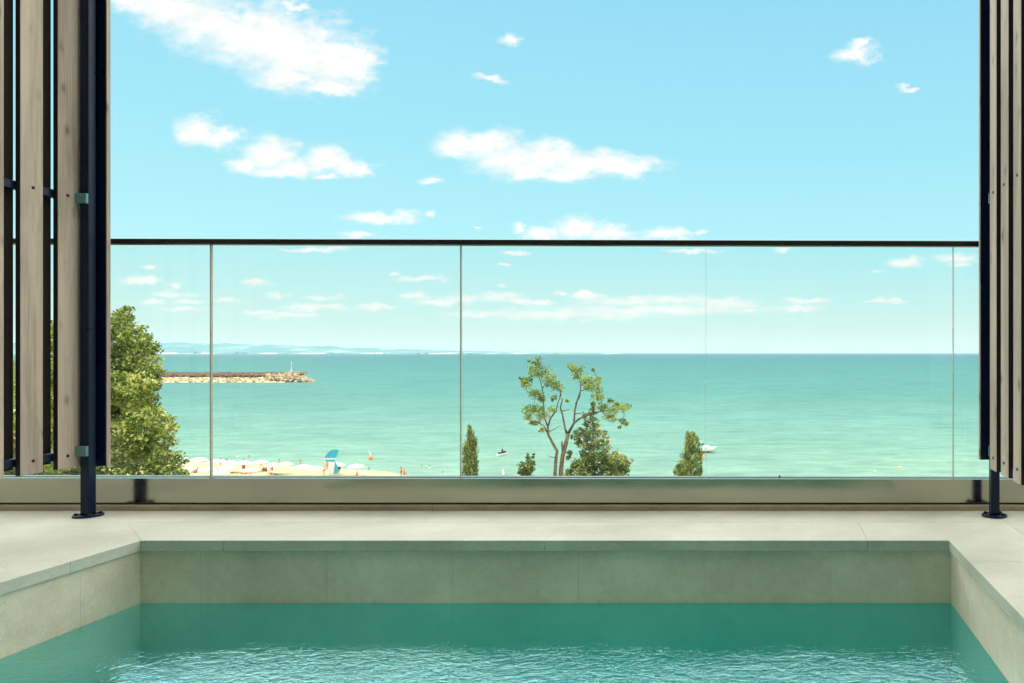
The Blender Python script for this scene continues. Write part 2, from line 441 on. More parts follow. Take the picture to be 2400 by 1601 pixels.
    strong = [(305,5,70,30),(390,25,90,50),(470,50,95,62),(545,75,95,72),(620,90,105,85),(690,120,110,85),(765,140,95,70),(825,150,45,48),(660,175,80,32),(760,200,80,18),
              (458,298,52,34),(508,315,52,24),(430,305,30,14),
              (622,350,58,38),(568,378,48,20),(680,382,72,28),(750,368,58,34),(808,388,55,20),(640,395,70,16),
              (1050,335,55,30),(1120,332,68,36),(1180,368,90,40),(1255,362,90,42),(1335,375,90,36),(1430,382,85,28),(1215,395,70,20),(1300,402,70,15),
              (1965,128,48,20),(1972,110,26,15),
              (870,497,82,14),(1240,537,42,16),(1325,525,52,24),(1395,538,60,16),(1530,537,60,14),
              (325,645,50,12),(400,655,17,6),(587,650,32,9),(395,676,42,10),(350,695,32,8),(430,694,36,7),(595,717,42,6),(2075,600,46,13),(950,678,34,11),(855,707,50,7),(1350,678,38,8),(1850,690,55,7),(1240,695,40,7),(1440,717,14,5),(1190,690,30,8)]
    faint = [(1167,97,28,13),(1120,178,36,10),(2080,203,20,8),(985,415,32,8),(750,411,42,8),(675,6,38,10),(985,495,18,7),(820,540,55,8),(1605,530,16,6),(1190,525,16,8),(1100,525,8,6),
             (720,572,80,7),(1180,580,34,6),(1150,604,18,5),(1590,575,70,6),(1797,580,15,6),(2195,592,55,12),(2205,606,28,7),(2013,625,20,5),(635,678,32,8),(520,690,40,7),
             (965,640,65,8),(905,625,12,5),(1010,695,80,11),(1065,688,50,12),(1100,722,60,9),(1155,655,16,5),(1145,682,50,12),(1285,673,25,6),(1440,690,125,14),(1560,688,100,13),(1660,697,90,15),
             (1720,711,32,6),(1840,706,75,9),(2030,690,55,6),(740,684,45,7),(720,706,80,9),(660,722,80,7),(345,615,22,6),(1300,722,260,14),(1500,712,300,14),(420,712,70,6)]
    ds, df = field(strong), field(faint)
    jit = mth('MULTIPLY', mth('SUBTRACT', n2.outputs['Fac'], 0.5), 1.35)
    def soft(dd, hi, lo):
        nd = N('ShaderNodeMapRange'); nd.interpolation_type = 'SMOOTHSTEP'
        nd.inputs['From Min'].default_value = hi; nd.inputs['From Max'].default_value = lo
        L(mth('ADD', dd, jit), nd.inputs['Value']); return nd.outputs[0]
    a = mth('MULTIPLY', soft(ds, 1.42, 0.2), 0.98)
    b = mth('MULTIPLY', soft(df, 1.35, 0.0), 0.95)
    den = mth('MAXIMUM', a, b)
    den = mth('MULTIPLY', den, mth('GREATER_THAN', dy, 0.05))
    den = mth('MULTIPLY', den, mth('MULTIPLY_ADD', hh, 1.0, 0.86, clamp=True))
    shade = ramp(n1.outputs['Fac'], [(0.3, (9.0, 9.2, 9.0)), (0.62, (10.6, 10.3, 9.7))])
    shade = vec('MULTIPLY', shade, (1, 1, 1))
    sh = N('ShaderNodeMapRange'); sh.inputs['From Min'].default_value = 0.3; sh.inputs['From Max'].default_value = 0.65
    sh.inputs['To Min'].default_value = 9.7; sh.inputs['To Max'].default_value = 11.2; L(n1.outputs['Fac'], sh.inputs['Value'])
    cc = N('ShaderNodeCombineXYZ'); L(sh.outputs[0], cc.inputs[0]); L(mth('MULTIPLY_ADD', sh.outputs[0], 0.85, 1.4), cc.inputs[1]); L(mth('MULTIPLY_ADD', sh.outputs[0], 0.75, 2.1), cc.inputs[2])
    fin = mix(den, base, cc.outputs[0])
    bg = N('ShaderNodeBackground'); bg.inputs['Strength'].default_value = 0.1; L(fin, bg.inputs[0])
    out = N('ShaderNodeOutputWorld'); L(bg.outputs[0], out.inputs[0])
    w.cycles.sampling_method = 'MANUAL'; w.cycles.sample_map_resolution = 512
build_world()

# ------------------------------------------------------------------ terrace: deck, pool
PX0, PX1, PY0, PY1 = -2.125, 0.613, -1.0, 2.602      # inner edge of the coping
CW, CT, REC = 0.28, 0.035, 0.010                      # coping width, thickness, overhang
WATER = -0.215
OX0, OX1, OY0, OY1 = PX0 - CW, PX1 + CW, PY0 - CW, PY1 + CW
DX0, DX1, DY0, DY1 = -6.0, 4.2, -2.18, 3.24
g = 0.0004
deck = MB()
def tile_area(x0, x1, y0, y1, ys, xs):
    yy = [y0] + [y for y in ys if y0 + 0.02 < y < y1 - 0.02] + [y1]
    xx = [x0] + [x for x in xs if x0 + 0.02 < x < x1 - 0.02] + [x1]
    for i in range(len(yy) - 1):
        for j in range(len(xx) - 1):
            deck.box(xx[j] + g, xx[j+1] - g, yy[i] + g, yy[i+1] - g, -0.02, random.uniform(-0.0004, 0.0004))
yjs = [OY1 - 0.428 * k for k in range(0, 14)]
tile_area(DX0, OX0, DY0, DY1, yjs, [OX0 - 0.86 * k for k in range(1, 6)])
tile_area(OX1, DX1, DY0, DY1, yjs, [OX1 + 0.86 * k for k in range(1, 6)])
tile_area(OX0, OX1, OY1, DY1, [], [])
tile_area(OX0, OX1, DY0, OY0, [], [-1.846, -0.757, 0.337])
dk = deck.build('deck', M['deck'], bevel=0.001, seg=1)
tag(dk, kind='structure')
bed = MB()
for a in ((DX0, PX0 - 0.03, DY0, DY1), (PX1 + 0.03, DX1, DY0, DY1), (PX0 - 0.03, PX1 + 0.03, PY1 + 0.03, DY1), (PX0 - 0.03, PX1 + 0.03, DY0, PY0 - 0.03)):
    bed.box(*a, -0.16, -0.036)
for a in ((DX0, OX0, DY0, DY1), (OX1, DX1, DY0, DY1), (OX0, OX1, OY1, DY1), (OX0, OX1, DY0, OY0)):
    bed.box(*a, -0.0355, -0.0205)
tag(bed.build('deck_bed', M['grout']), kind='structure')

pool = tag(empty('plunge_pool', (0, 0, 0)), 'small rectangular plunge pool with pale stone coping sunk into the terrace', 'pool')
def coping(polys):
    m = MB()
    for p in polys: m.prism(p, -CT, 0.0)
    return m.build('coping', M['coping'], pool, bevel=0.0006, seg=1)
# far, near, left and right runs, mitred at the corners
def run_far(xs):
    ps = []
    for i in range(len(xs) - 1):
        a, b = xs[i] + g, xs[i+1] - g
        ao = a - (CW if i == 0 else 0); bo = b + (CW if i == len(xs) - 2 else 0)
        ps.append([(a, PY1), (b, PY1), (bo, OY1 - g), (ao, OY1 - g)])
    return ps
coping(run_far([PX0, -1.846, -0.757, 0.337, PX1]))
ps = []
xs = [PX0, -0.757, PX1]
for i in range(2):
    a, b = xs[i] + g, xs[i+1] - g
    ps.append([(a - (CW if i == 0 else 0), OY0 + g), (b + (CW if i == 1 else 0), OY0 + g), (b, PY0), (a, PY0)])
coping(ps)
ysd = [PY1, 2.34, 1.25, 0.16, PY0]
for sx in (0, 1):
    ps = []
    for i in range(4):
        a, b = ysd[i+1] + g, ysd[i] - g          # a < b
        ao = a - (CW if i == 3 else 0); bo = b + (CW if i == 0 else 0)
        if sx == 0: ps.append([(OX0 + g, ao), (PX0, a), (PX0, b), (OX0 + g, bo)])
        else: ps.append([(PX1, a), (OX1 - g, ao), (OX1 - g, bo), (PX1, b)])
    coping(ps)
# stone wall tiles above the water, lining below
WX0, WX1, WY0, WY1 = PX0 - REC, PX1 + REC, PY0 - REC, PY1 + REC
BAND = WATER - 0.004
def wall_run(axis, lo, hi, joints, face, out):
    m, n, q = MB(), MB(), MB()
    cuts = [lo] + [j for j in sorted(joints) if lo + 0.03 < j < hi - 0.03] + [hi]
    for i in range(len(cuts) - 1):
        a, b = cuts[i] + (0.0004 if i else -0.0), cuts[i+1] - (0.0004 if i < len(cuts) - 2 else 0.0)
        if axis == 'x':
            m.box(a, b, face, face + out * 0.0011, BAND, -CT - 0.0005)
        else:
            m.box(face, face + out * 0.0011, a, b, BAND, -CT - 0.0005)
    if axis == 'x': n.box(lo - 0.01, hi + 0.01, face, face + out * 0.015, -1.3, BAND - 0.0003)
    else: n.box(face, face + out * 0.015, lo, hi, -1.3, BAND - 0.0003)
    if axis == 'x': q.box(lo - 0.01, hi + 0.01, face + out * 0.0012, face + out * 0.0149, BAND, -CT - 0.0006)
    else: q.box(face + out * 0.0012, face + out * 0.0149, lo, hi, BAND, -CT - 0.0006)
    q.build('grout_backing', M['grout'], pool)
    m.build('pool_wall', M['pool_tile'], pool)
    n.build('pool_lining', M['lining'], pool)
jx = [0.211 - 0.428 * k for k in range(6)]
jy = [2.384 - 0.428 * k for k in range(9)]
wall_run('x', WX0, WX1, jx, WY1, 1)
wall_run('x', WX0, WX1, jx, WY0, -1)
wall_run('y', WY0, WY1, jy, WX0, -1)
wall_run('y', WY0, WY1, jy, WX1, 1)
sh = MB()
sh.box(WX0 - 0.2, WX1 + 0.2, WY1 + 0.0155, WY1 + 0.2, -1.3, -0.165).box(WX0 - 0.2, WX1 + 0.2, WY0 - 0.2, WY0 - 0.0155, -1.3, -0.165)
sh.box(WX0 - 0.2, WX0 - 0.0155, WY0 - 0.0155, WY1 + 0.0155, -1.3, -0.165).box(WX1 + 0.0155, WX1 + 0.2, WY0 - 0.0155, WY1 + 0.0155, -1.3, -0.165)
sh.build('pool_shell', M['grout'], pool)
MB().box(WX0 - 0.2, WX1 + 0.2, WY0 - 0.2, WY1 + 0.2, -1.4, -1.301).build('pool_floor', M['lining'], pool)
wm = MB().add([(WX0 + 0.0005, WY0 + 0.0005, WATER), (WX1 - 0.0005, WY0 + 0.0005, WATER), (WX1 - 0.0005, WY1 - 0.0005, WATER), (WX0 + 0.0005, WY1 - 0.0005, WATER)], [(0, 1, 2, 3)])
tag(wm.build('pool_water', M['pool_water']), kind='structure')

# ------------------------------------------------------------------ curb strip and glass balustrade
GX0, GX1 = -5.9, 4.1
cb = MB()
for x0, x1 in ((GX0, -3.1), (-3.1, -1.35), (-1.35, 0.06), (0.06, 1.9), (1.9, GX1)):
    cb.box(x0 + 0.0006, x1 - 0.0006, 3.093, 3.232, 0.0008, 0.0205)
tag(cb.build('curb', M['curb'], bevel=0.002), 'low tan stone curb running along the terrace edge under the glass railing', 'curb')

bal = tag(empty('glass_balustrade', (0, 3.15, 0.02)), 'frameless glass railing with dark top rail in a metal base channel', 'railing')
bal_inv = Matrix.Translation((0, -3.15, -0.02))
def bpart(mb, name, mat, **kw):
    o = mb.build(name, mat, bal, **kw); o.matrix_parent_inverse = bal_inv
    return o
zl, zr = 0.128, 0.122                                  # channel top falls a touch to the right
def chan(y0, y1, zb, dz=0.0):
    return MB().add([(GX0,y0,zb),(GX1,y0,zb),(GX1,y1,zb),(GX0,y1,zb),(GX0,y0,zl+dz+0.004),(GX1,y0,zr+dz-0.003),(GX1,y1,zr+dz-0.003),(GX0,y1,zl+dz+0.004)],
                    [(0,3,2,1),(4,5,6,7),(0,1,5,4),(1,2,6,5),(2,3,7,6),(3,0,4,7)])
bpart(chan(3.112, 3.136, 0.0275), 'base_channel', M['alu'], bevel=0.0015)
bpart(chan(3.164, 3.190, 0.0275), 'base_channel', M['alu'], bevel=0.0015)
bpart(MB().box(GX0, GX1, 3.116, 3.186, 0.0215, 0.0268), 'shadow_strip', M['gasket'])  # black strip standing for the shadow in the gap under the channel
bpart(chan(3.1365, 3.1435, 0.03, -0.0015), 'gasket', M['gasket'])
bpart(chan(3.1565, 3.1635, 0.03, -0.0015), 'gasket', M['gasket'])
joints = [-5.33, -4.31, -3.297, -2.283, -1.259, -0.2547, 0.759, 1.773, 2.787, 3.8]
for i in range(len(joints) - 1):
    a, b = joints[i] + 0.002, joints[i+1] - 0.002
    m = MB().box(a, b, 3.144, 3.156, 0.06, 1.086)
    o = bpart(m, 'glass_panel', [M['glass'], M['glass_edge']])
    for p in o.data.polygons:
        if abs(p.normal.x) > 0.9 or abs(p.normal.z) > 0.9: p.material_index = 1
rz0, rz1 = EYE + 0.4665 - 0.022, EYE + 0.4565 - 0.022
k = (rz1 - rz0) / 3.55
bpart(MB().bar(rz0 + k * (GX0 + 2.7), rz0 + k * (GX1 + 2.7), GX0, GX1, 3.13, 3.17, 0.022), 'handrail', M['rail'], bevel=0.003)
cl = MB().lathe([(0.004, 0), (0.004, 0.006), (0.0025, 0.008)], 10, W(1827, 1119, 3.12))
bpart(cl, 'grub_screw', M['bolt'])

# ------------------------------------------------------------------ shutters and posts
def shutter(name, label, face, out, spans, end_board, ztop=2.3, zbot=0.1955):
    """a slatted screen running away from the camera; face = X of its inner face, out = side it is backed on"""
    r = tag(empty(name, (face, spans[0][0], 0)), label, 'shutter', 'slatted timber shutters')
    inv = Matrix.Translation((-face, -spans[0][0], 0))
    def part(mb, nm, mat, **kw):
        o = mb.build(nm, mat, r, **kw); o.matrix_parent_inverse = inv; return o
    for i, (d0, d1) in enumerate(spans):
        sl_ = part(MB().box(face, face + out * 0.016, d0, d1, zbot, ztop), 'slat', M['slat'], bevel=0.002)
        MB().box(face + out * 0.0003, face + out * 0.0157, d0 - 0.0022, d0 - 0.0001, zbot + 0.0005, ztop).build('edge_cap', M['dark_slat'], sl_)
        for z in (1.236, 0.243, 2.15):
            ym = 0.5 * (d0 + d1) + (0.004 if i % 2 else -0.003)
            bo = MB()
            n = 12
            vs = [(face - out * h, ym + rr * math.cos(2*math.pi*q/n), z + rr * math.sin(2*math.pi*q/n)) for (h, rr) in ((-0.001, 0.0058), (0.002, 0.0058), (0.0028, 0.0042), (0.0018, 0.002)) for q in range(n)]
            fs = [(j*n+q, j*n+(q+1) % n, (j+1)*n+(q+1) % n, (j+1)*n+q) for j in range(3) for q in range(n)] + [tuple(range(3*n, 4*n))]
            o = bo.add(vs, fs).build('bolt', M['bolt'], sl_, smooth=True)
    y0 = min(s[0] for s in spans) - 0.02; y1 = max(s[1] for s in spans) + 0.012
    for z in (1.236, 0.243, 2.15):
        part(MB().box(face + out * 0.0165, face + out * 0.042, y0, y1, z - 0.015, z + 0.015), 'crossbar', M['navy'], bevel=0.002)
    for (d0, d1) in spans:
        part(MB().box(face + out * 0.0425, face + out * 0.060, d0 + 0.090, d1 + 0.0765, zbot + 0.02, ztop), 'backing_slat', M['dark_slat'], bevel=0.0015)
    x0, x1, yb0, yb1, zb, strip = end_board
    part(MB().box(x0, x1, yb0, yb1, zb, ztop), 'end_board', M['navy'], bevel=0.0015)
    xe = x1 if out < 0 else x0
    part(MB().box(xe - out * 0.0003, xe - out * 0.004, yb0 + 0.0005, yb1, zb, ztop), 'edge_strip', M['slat'], bevel=0.0008)
    if strip:
        part(MB().box(strip[0], strip[1], strip[2], strip[3], zbot + 0.006, ztop), 'closing_strip', M['slat'], bevel=0.002)
    return r
lsp = [(2.888 - 0.145 * k, 2.974 - 0.145 * k) for k in range(5)]
shutter('slatted_shutter', 'weathered slatted timber shutter with wide board faces and light slits, beside the left post', -2.670, -1, lsp,
        (-2.712, -2.606, 3.022, 3.040, 0.190, (-2.684, -2.669, 2.976, 2.9945)))
rsp = [(2.831, 2.915), (2.690, 2.779), (2.556, 2.637), (2.42, 2.50), (2.28, 2.36)]
shutter('slatted_shutter', 'slatted timber shutter seen almost edge-on as three narrow pale strips, above the right post', 0.842, 1, rsp,
        (0.838, 0.935, 3.022, 3.040, 0.215, None))
def post(label, x0, x1, side):
    r = tag(empty('steel_post', (0.5 * (x0 + x1), 2.9875, 0)), label, 'post', 'navy steel posts holding the shutters')
    inv = Matrix.Translation((-0.5 * (x0 + x1), -2.9875, 0))
    def part(mb, nm, mat, **kw):
        o = mb.build(nm, mat, r, **kw); o.matrix_parent_inverse = inv; return o
    part(MB().box(x0, x1, 2.970, 3.005, 0.0085, 2.35), 'shaft', M['navy'], bevel=0.003)
    cx = 0.5 * (x0 + x1)
    bp = part(MB().lathe([(0.048, 0.0008), (0.048, 0.0075), (0.046, 0.0085)], 36, (cx, 2.9875, 0)), 'base_plate', M['navy'])
    for sx in (-1, 1):
        for sy in (-1, 1):
            MB().lathe([(0.007, 0.0085), (0.007, 0.013), (0.004, 0.016)], 8, (cx + sx * 0.029, 2.9875 + sy * 0.022, 0)).build('anchor_bolt', M['bolt'], bp)
    for z in (1.232, 0.256):
        if side < 0: part(MB().box(x0 - 0.008, x0 + 0.034, 2.958, 2.9695, z - 0.0195, z + 0.0195), 'bracket', M['bracket'], bevel=0.0015)
        else: part(MB().box(x0 - 0.012, x0 + 0.03, 2.958, 2.9695, z - 0.0195, z + 0.0195), 'bracket', M['bracket'], bevel=0.0015)
    return r
post('square navy steel post with two grey-green brackets standing left of the pool', -2.661, -2.628, -1)
post('square navy steel post under the narrow right-hand shutter, right of the pool', 0.864, 0.897, 1)

# ------------------------------------------------------------------ the building that carries the terrace and shades it
bld = tag(empty('building', (-0.9, -2.2, -9.2)), 'beige plastered building that rises behind the pool terrace and carries it', 'building')
binv = Matrix.Translation((0.9, 2.2, 9.2))
def bpt(mb, nm, mat, parent=None, **kw):
    o = mb.build(nm, mat, parent or bld, **kw)
    if parent is None: o.matrix_parent_inverse = binv
    return o
wl = MB()
fx0, fx1 = -14.0, 12.0
wl.box(fx0, fx1, -2.5, -2.2, -9.2, 13.0).box(fx0, fx1, -9.0, -8.7, -9.2, 13.0).box(fx0, fx0 + 0.3, -8.7, -2.5, -9.2, 13.0).box(fx1 - 0.3, fx1, -8.7, -2.5, -9.2, 13.0)
wl.box(DX0, DX1, 3.06, 3.235, -9.2, -0.165).box(DX0, DX0 + 0.2, -2.2, 3.06, -9.2, -0.165).box(DX1 - 0.2, DX1, -2.2, 3.06, -9.2, -0.165)
bpt(wl, 'wall', M['plaster'])
bpt(MB().box(fx0 - 0.2, fx1 + 0.2, -9.2, -2.0, 13.001, 13.3), 'roof', M['plaster'])
for fl in range(4):
    for cx in (-11, -7, -3.2, 1.4, 5.2, 9.0):
        z0 = 0.15 + fl * 3.2
        if fl > 0: z0 += 0.7
        h = 2.3 if fl == 0 else 1.6
        fr = bpt(MB().box(cx - 0.8, cx + 0.8, -2.199, -2.15, z0, z0 + 0.06).box(cx - 0.8, cx + 0.8, -2.199, -2.15, z0 + h - 0.06, z0 + h)
                 .box(cx - 0.8, cx - 0.74, -2.199, -2.15, z0 + 0.061, z0 + h - 0.061).box(cx + 0.74, cx + 0.8, -2.199, -2.15, z0 + 0.061, z0 + h - 0.061)
                 .box(cx - 0.03, cx + 0.03, -2.199, -2.15, z0 + 0.061, z0 + h - 0.061), 'window', M['frame'])
        p = MB().box(cx - 0.739, cx - 0.031, -2.195, -2.18, z0 + 0.061, z0 + h - 0.061).box(cx + 0.031, cx + 0.739, -2.195, -2.18, z0 + 0.061, z0 + h - 0.061).build('pane', M['pane'], fr)

# ------------------------------------------------------------------ land, beach and sea
SHX = [-1500, -720, -500, -335, -165, -119, -100, -75, -54, 0, 100, 300, 700, 1500]
SHY = [1500, 900, 620, 385, 178, 156, 151.5, 143.5, 134, 123, 123, 130, 220, 600]
def shore(x): return float(np.interp(x, SHX, SHY))
def land_z(s):
    if s < 0: return SEA + 0.07 * s
    if s < 30: return SEA + 0.028 * s
    return min(SEA + 0.84 + (s - 30) * 0.165, -9.2)
def land(name, srange, mat, jitter):
    xs = sorted(set(list(np.linspace(-1500, -200, 14)) + list(np.linspace(-200, 60, 90)) + list(np.linspace(60, 1500, 20))))
    vs, fs = [], []
    ns = len(srange)
    for x in xs:
        sh_ = shore(x) + (0.8 * math.sin(x * 0.23) + 0.5 * math.sin(x * 0.61 + 1) if -200 < x < 60 else 0)
        for s in srange:
            y = sh_ - s
            z = land_z(s) + (random.uniform(-jitter, jitter) if 2 < s < 300 else 0)
            vs.append((x, y, z))
    for i in range(len(xs) - 1):
        for j in range(ns - 1):
            fs.append((i*ns+j, i*ns+j+1, (i+1)*ns+j+1, (i+1)*ns+j))
    o = MB().add(vs, fs).build(name, mat, smooth=True)
    return tag(o, kind='structure')
t = NT('beach_sand'); c = t.coord((1, 1, 1))
n = t.noise(c, 0.25, 5, 0.6)
M['sand'] = t.pbr(t.ramp(n, [(0.3, (0.42, 0.335, 0.185)), (0.7, (0.56, 0.465, 0.275))]), 0.9, 0, t.bump(t.noise(c, 3, 4), 0.4, 0.1), spec=0.1)
t = NT('hillside_scrub'); c = t.coord()
M['scrub'] = t.pbr(t.ramp(t.noise(c, 0.4, 6, 0.65), [(0.35, (0.05, 0.075, 0.02)), (0.6, (0.11, 0.13, 0.04)), (0.75, (0.26, 0.22, 0.12))]), 0.95, 0, t.bump(t.noise(c, 1.5, 5), 0.6, 0.5), spec=0.1)
land('beach', [-40, -12, -6, -3, 0, 2, 4, 8, 12, 16, 20, 24, 28, 32], M['sand'], 0.05)
land('hillside', [31.5, 38, 46, 55, 65, 75, 85, 96, 102, 115, 130, 145, 165, 200, 260, 400], M['scrub'], 0.15)
R = 26000.0
seam = MB().add([(-R*1.6, 90, SEA), (R*1.6, 90, SEA), (R*1.6, R, SEA), (-R*1.6, R, SEA)], [(0, 1, 2, 3)])
tag(seam.build('sea', M['sea']), kind='structure')

# far coast
def coast():
    D0 = 14000.0
    prof = [(-200, 798), (250, 799), (370, 801), (480, 804), (560, 807), (660, 810), (760, 813), (850, 816), (900, 818.5), (1000, 821), (1130, 823.5), (1250, 825), (1400, 826.6), (1460, 828.2)]
    px = [p[0] for p in prof]; py = [p[1] for p in prof]
    xs = np.arange(-200, 1461, 8.0)
    vs, fs = [], []
    rows = 9
    for i, x in enumerate(xs):
        top = max(3.0, 0.86 * (EYE - (np.interp(x, px, py) - VY) * (D0 + 1400) / F - SEA))
        top *= 1 + 0.05 * math.sin(x * 0.05) + 0.03 * math.sin(x * 0.17 + 1) + RNG.normal(0, 0.012)
        X = (x - VX) * D0 / F
        for r in range(rows):
            f = r / (rows - 1.0)
            cliff = [0, 0.22, 0.30, 0.42, 0.55, 0.7, 0.85, 1.0, 0.5][r]
            dy = [0, 60, 200, 420, 650, 900, 1150, 1400, 2600][r]
            wob = 120 * math.sin(x * 0.06 + r * 0.8) + 70 * math.sin(x * 0.19 + r)
            z = SEA - 2 if r == 0 else SEA + top * cliff * (1 + RNG.normal(0, 0.05) * (1 if r < 7 else 0))
            vs.append((X, D0 + dy + wob, z))
    for i in range(len(xs) - 1):
        for r in range(rows - 1):
            fs.append((i*rows+r, (i+1)*rows+r, (i+1)*rows+r+1, i*rows+r+1))
    t = NT('coast_land')
    tc = t.n('ShaderNodeTexCoord'); sp = t.n('ShaderNodeSeparateXYZ'); t.l(tc.outputs['Object'], sp.inputs[0])
    n1 = t.noise(t.coord((0.0016, 0.001, 0.02)), 1.0, 5, 0.6)
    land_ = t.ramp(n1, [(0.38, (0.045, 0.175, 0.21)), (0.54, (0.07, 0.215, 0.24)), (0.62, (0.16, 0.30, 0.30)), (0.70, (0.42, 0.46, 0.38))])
    low = t.math('MULTIPLY', t.ramp(t.math('DIVIDE', t.math('SUBTRACT', sp.outputs[2], SEA), 60.0), [(0.15, 1.0), (0.55, 0.0)]),
                 t.ramp(t.noise(t.coord((0.0016, 0.0, 0.004)), 1.0, 3), [(0.5, 0.0), (0.6, 0.8)]))
    col = t.mix(low, land_, (0.75, 0.70, 0.58))
    t.pbr(col, 0.95, spec=0.1)
    tag(MB().add(vs, fs).build('hills', t.m, smooth=False), kind='structure')
coast()

# ------------------------------------------------------------------ foliage machinery
def leaf_object(name, pts, size, mat, parent=None, up=0.0, wid=0.55, tone=None, axis=None):
    pts = np.asarray(pts, float); n = len(pts)
    tdir = RNG.normal(size=(n, 3))
    if axis is not None: tdir = tdir * (1 - up) + np.asarray(axis) * up * 2.2
    elif up: tdir[:, 2] += up * 2
    tdir /= np.linalg.norm(tdir, axis=1)[:, None] + 1e-9
    r = RNG.normal(size=(n, 3))
    b = np.cross(tdir, r); b /= np.linalg.norm(b, axis=1)[:, None] + 1e-9
    nn = np.cross(tdir, b)
    L = (np.asarray(size) * RNG.uniform(0.65, 1.3, n))[:, None]
    v = np.empty((n, 4, 3))
    v[:, 0] = pts - tdir * L * 0.5
    v[:, 1] = pts + b * L * wid * 0.5 + nn * L * 0.12
    v[:, 2] = pts + tdir * L * 0.5
    v[:, 3] = pts - b * L * wid * 0.5 + nn * L * 0.12
    me = bpy.data.meshes.new(name)
    me.vertices.add(4 * n); me.vertices.foreach_set('co', v.reshape(-1))
    me.loops.add(4 * n); me.loops.foreach_set('vertex_index', np.arange(4 * n, dtype=np.int32))
    me.polygons.add(n); me.polygons.foreach_set('loop_start', np.arange(0, 4 * n, 4, dtype=np.int32))
    me.polygons.foreach_set('loop_total', np.full(n, 4, dtype=np.int32))
    me.update(calc_edges=True); me.validate()
    a = me.attributes.new('tone', 'FLOAT', 'FACE')
    tn = RNG.uniform(0, 1, n) if tone is None else np.clip(tone + RNG.normal(0, 0.24, n), 0, 1)
    a.data.foreach_set('value', tn.astype(np.float32))
    me.materials.append(mat)
    o = bpy.data.objects.new(name, me); COL.objects.link(o)
    if parent is not None: o.parent = parent
    return o

def clump_points(clumps, per, sub=9, spread=0.42):
    """clumps: (centre, radius); leaves gather on twigs inside each clump"""
    P, T = [], []
    for c, r in clumps:
        k = max(3, int(sub))
        base = RNG.uniform(0.25, 0.75)
        d = RNG.normal(size=(k, 3)); d /= np.linalg.norm(d, axis=1)[:, None]
        cen = np.asarray(c) + d * r * (RNG.uniform(0.25, 1.0, k) ** 0.6)[:, None] * np.array([1, 1, 0.85])
        m = max(4, int(per * r * r / k))
        for q in cen:
            s = r * spread * RNG.uniform(0.5, 1.0)
            P.append(q + RNG.normal(0, s * 0.5, (m, 3)) * np.array([1, 1, 0.75]))
            T.append(np.full(m, base + RNG.normal(0, 0.12)))
    return np.concatenate(P), np.concatenate(T)

M['leaf_broad'] = foliage('broad_leaves', [(0.0, (0.026, 0.058, 0.012)), (0.33, (0.10, 0.16, 0.022)), (0.66, (0.305, 0.36, 0.06)), (1.0, (0.68, 0.66, 0.24))], 0.3)
M['leaf_sparse'] = foliage('sparse_leaves', [(0.0, (0.045, 0.095, 0.012)), (0.5, (0.20, 0.285, 0.028)), (1.0, (0.54, 0.54, 0.11))], 0.4)
M['needles'] = foliage('conifer_needles', [(0.0, (0.035, 0.07, 0.024)), (0.42, (0.14, 0.19, 0.048)), (0.76, (0.41, 0.43, 0.125)), (1.0, (0.62, 0.58, 0.22))], 0.2)
M['cypress'] = foliage('cypress_scales', [(0.0, (0.035, 0.07, 0.018)), (0.5, (0.16, 0.225, 0.04)), (1.0, (0.52, 0.52, 0.12))], 0.2)
M['bark_grey'] = bark('grey_bark', (0.10, 0.08, 0.055), (0.26, 0.21, 0.15))
M['bark_red'] = bark('brown_bark', (0.055, 0.04, 0.026), (0.23, 0.175, 0.115))

def ground_z(x, y): return land_z(shore(x) - y)

# big leafy tree at the left
D = 20.0
bx = W(150, 0, D).x
gz = ground_z(bx, D)
tr = tag(empty('leafy_tree', (bx, D, gz)), 'big sunlit broadleaf tree with yellow-green crown behind the left shutter', 'tree')
inv = Matrix.Translation((-bx, -D, -gz))
cl_px = [(290,738,26),(278,770,42),(318,790,38),(345,812,26),(300,820,55),(352,848,30),(270,850,62),(340,880,40),(368,868,20),(352,905,22),(290,900,55),(305,945,40),(270,960,60),
         (330,905,42),(300,925,66),(335,940,36),(345,975,36),(378,990,34),(398,1003,20),(330,1010,58),(372,1035,36),(270,1030,70),(345,1060,50),(320,1095,65),(385,1090,42),(412,1110,24),(250,1095,70),(432,1122,14),
         (235,770,40),(200,770,52),(210,850,75),(140,790,48),(120,850,70),(200,930,80),(120,940,80),(190,1010,90),(80,1000,60),(40,1010,45),(100,1070,90),(200,1090,90),(30,1080,70),(-30,1120,80),
         (60,1180,110),(200,1190,120),(340,1180,100),(430,1200,70),(120,1290,120),(300,1290,120),(230,1390,110)]
cls = []
for (x, y, r) in cl_px:
    for _ in range(2):
        dd = D + RNG.uniform(-1.6, 1.6)
        p = W(x, y, dd); rr = 0.86 * r * D / F
        cls.append(((p.x, dd, p.z), rr))
P, T = clump_points(cls, 2900, 22, 0.38)
o = leaf_object('crown', P, 0.095, M['leaf_broad'], tr, tone=T); o.matrix_parent_inverse = inv
tk = MB()
tk.tube([(bx - 0.2, D, gz - 0.3), (bx - 0.1, D, gz + 2), (bx, D + 0.1, gz + 4.5), W(190, 1050, D), W(230, 900, D), W(270, 780, D)], [0.3, 0.24, 0.19, 0.12, 0.07, 0.03], 10)
for (x, y, s) in ((330, 880, 1), (350, 1000, -1), (110, 880, 1), (60, 1010, -1), (380, 1090, 1), (300, 830, -1)):
    a = W(190 + (x - 190) * 0.1, y + 150, D); b = W(x, y, D) + Vector((0, s * 0.8, 0))
    tk.tube([a, a.lerp(b, 0.5) + Vector((0, 0, 0.12)), b], [0.07, 0.045, 0.015], 7)
o = tk.build('trunk', M['bark_grey'], tr, smooth=True); o.matrix_parent_inverse = inv

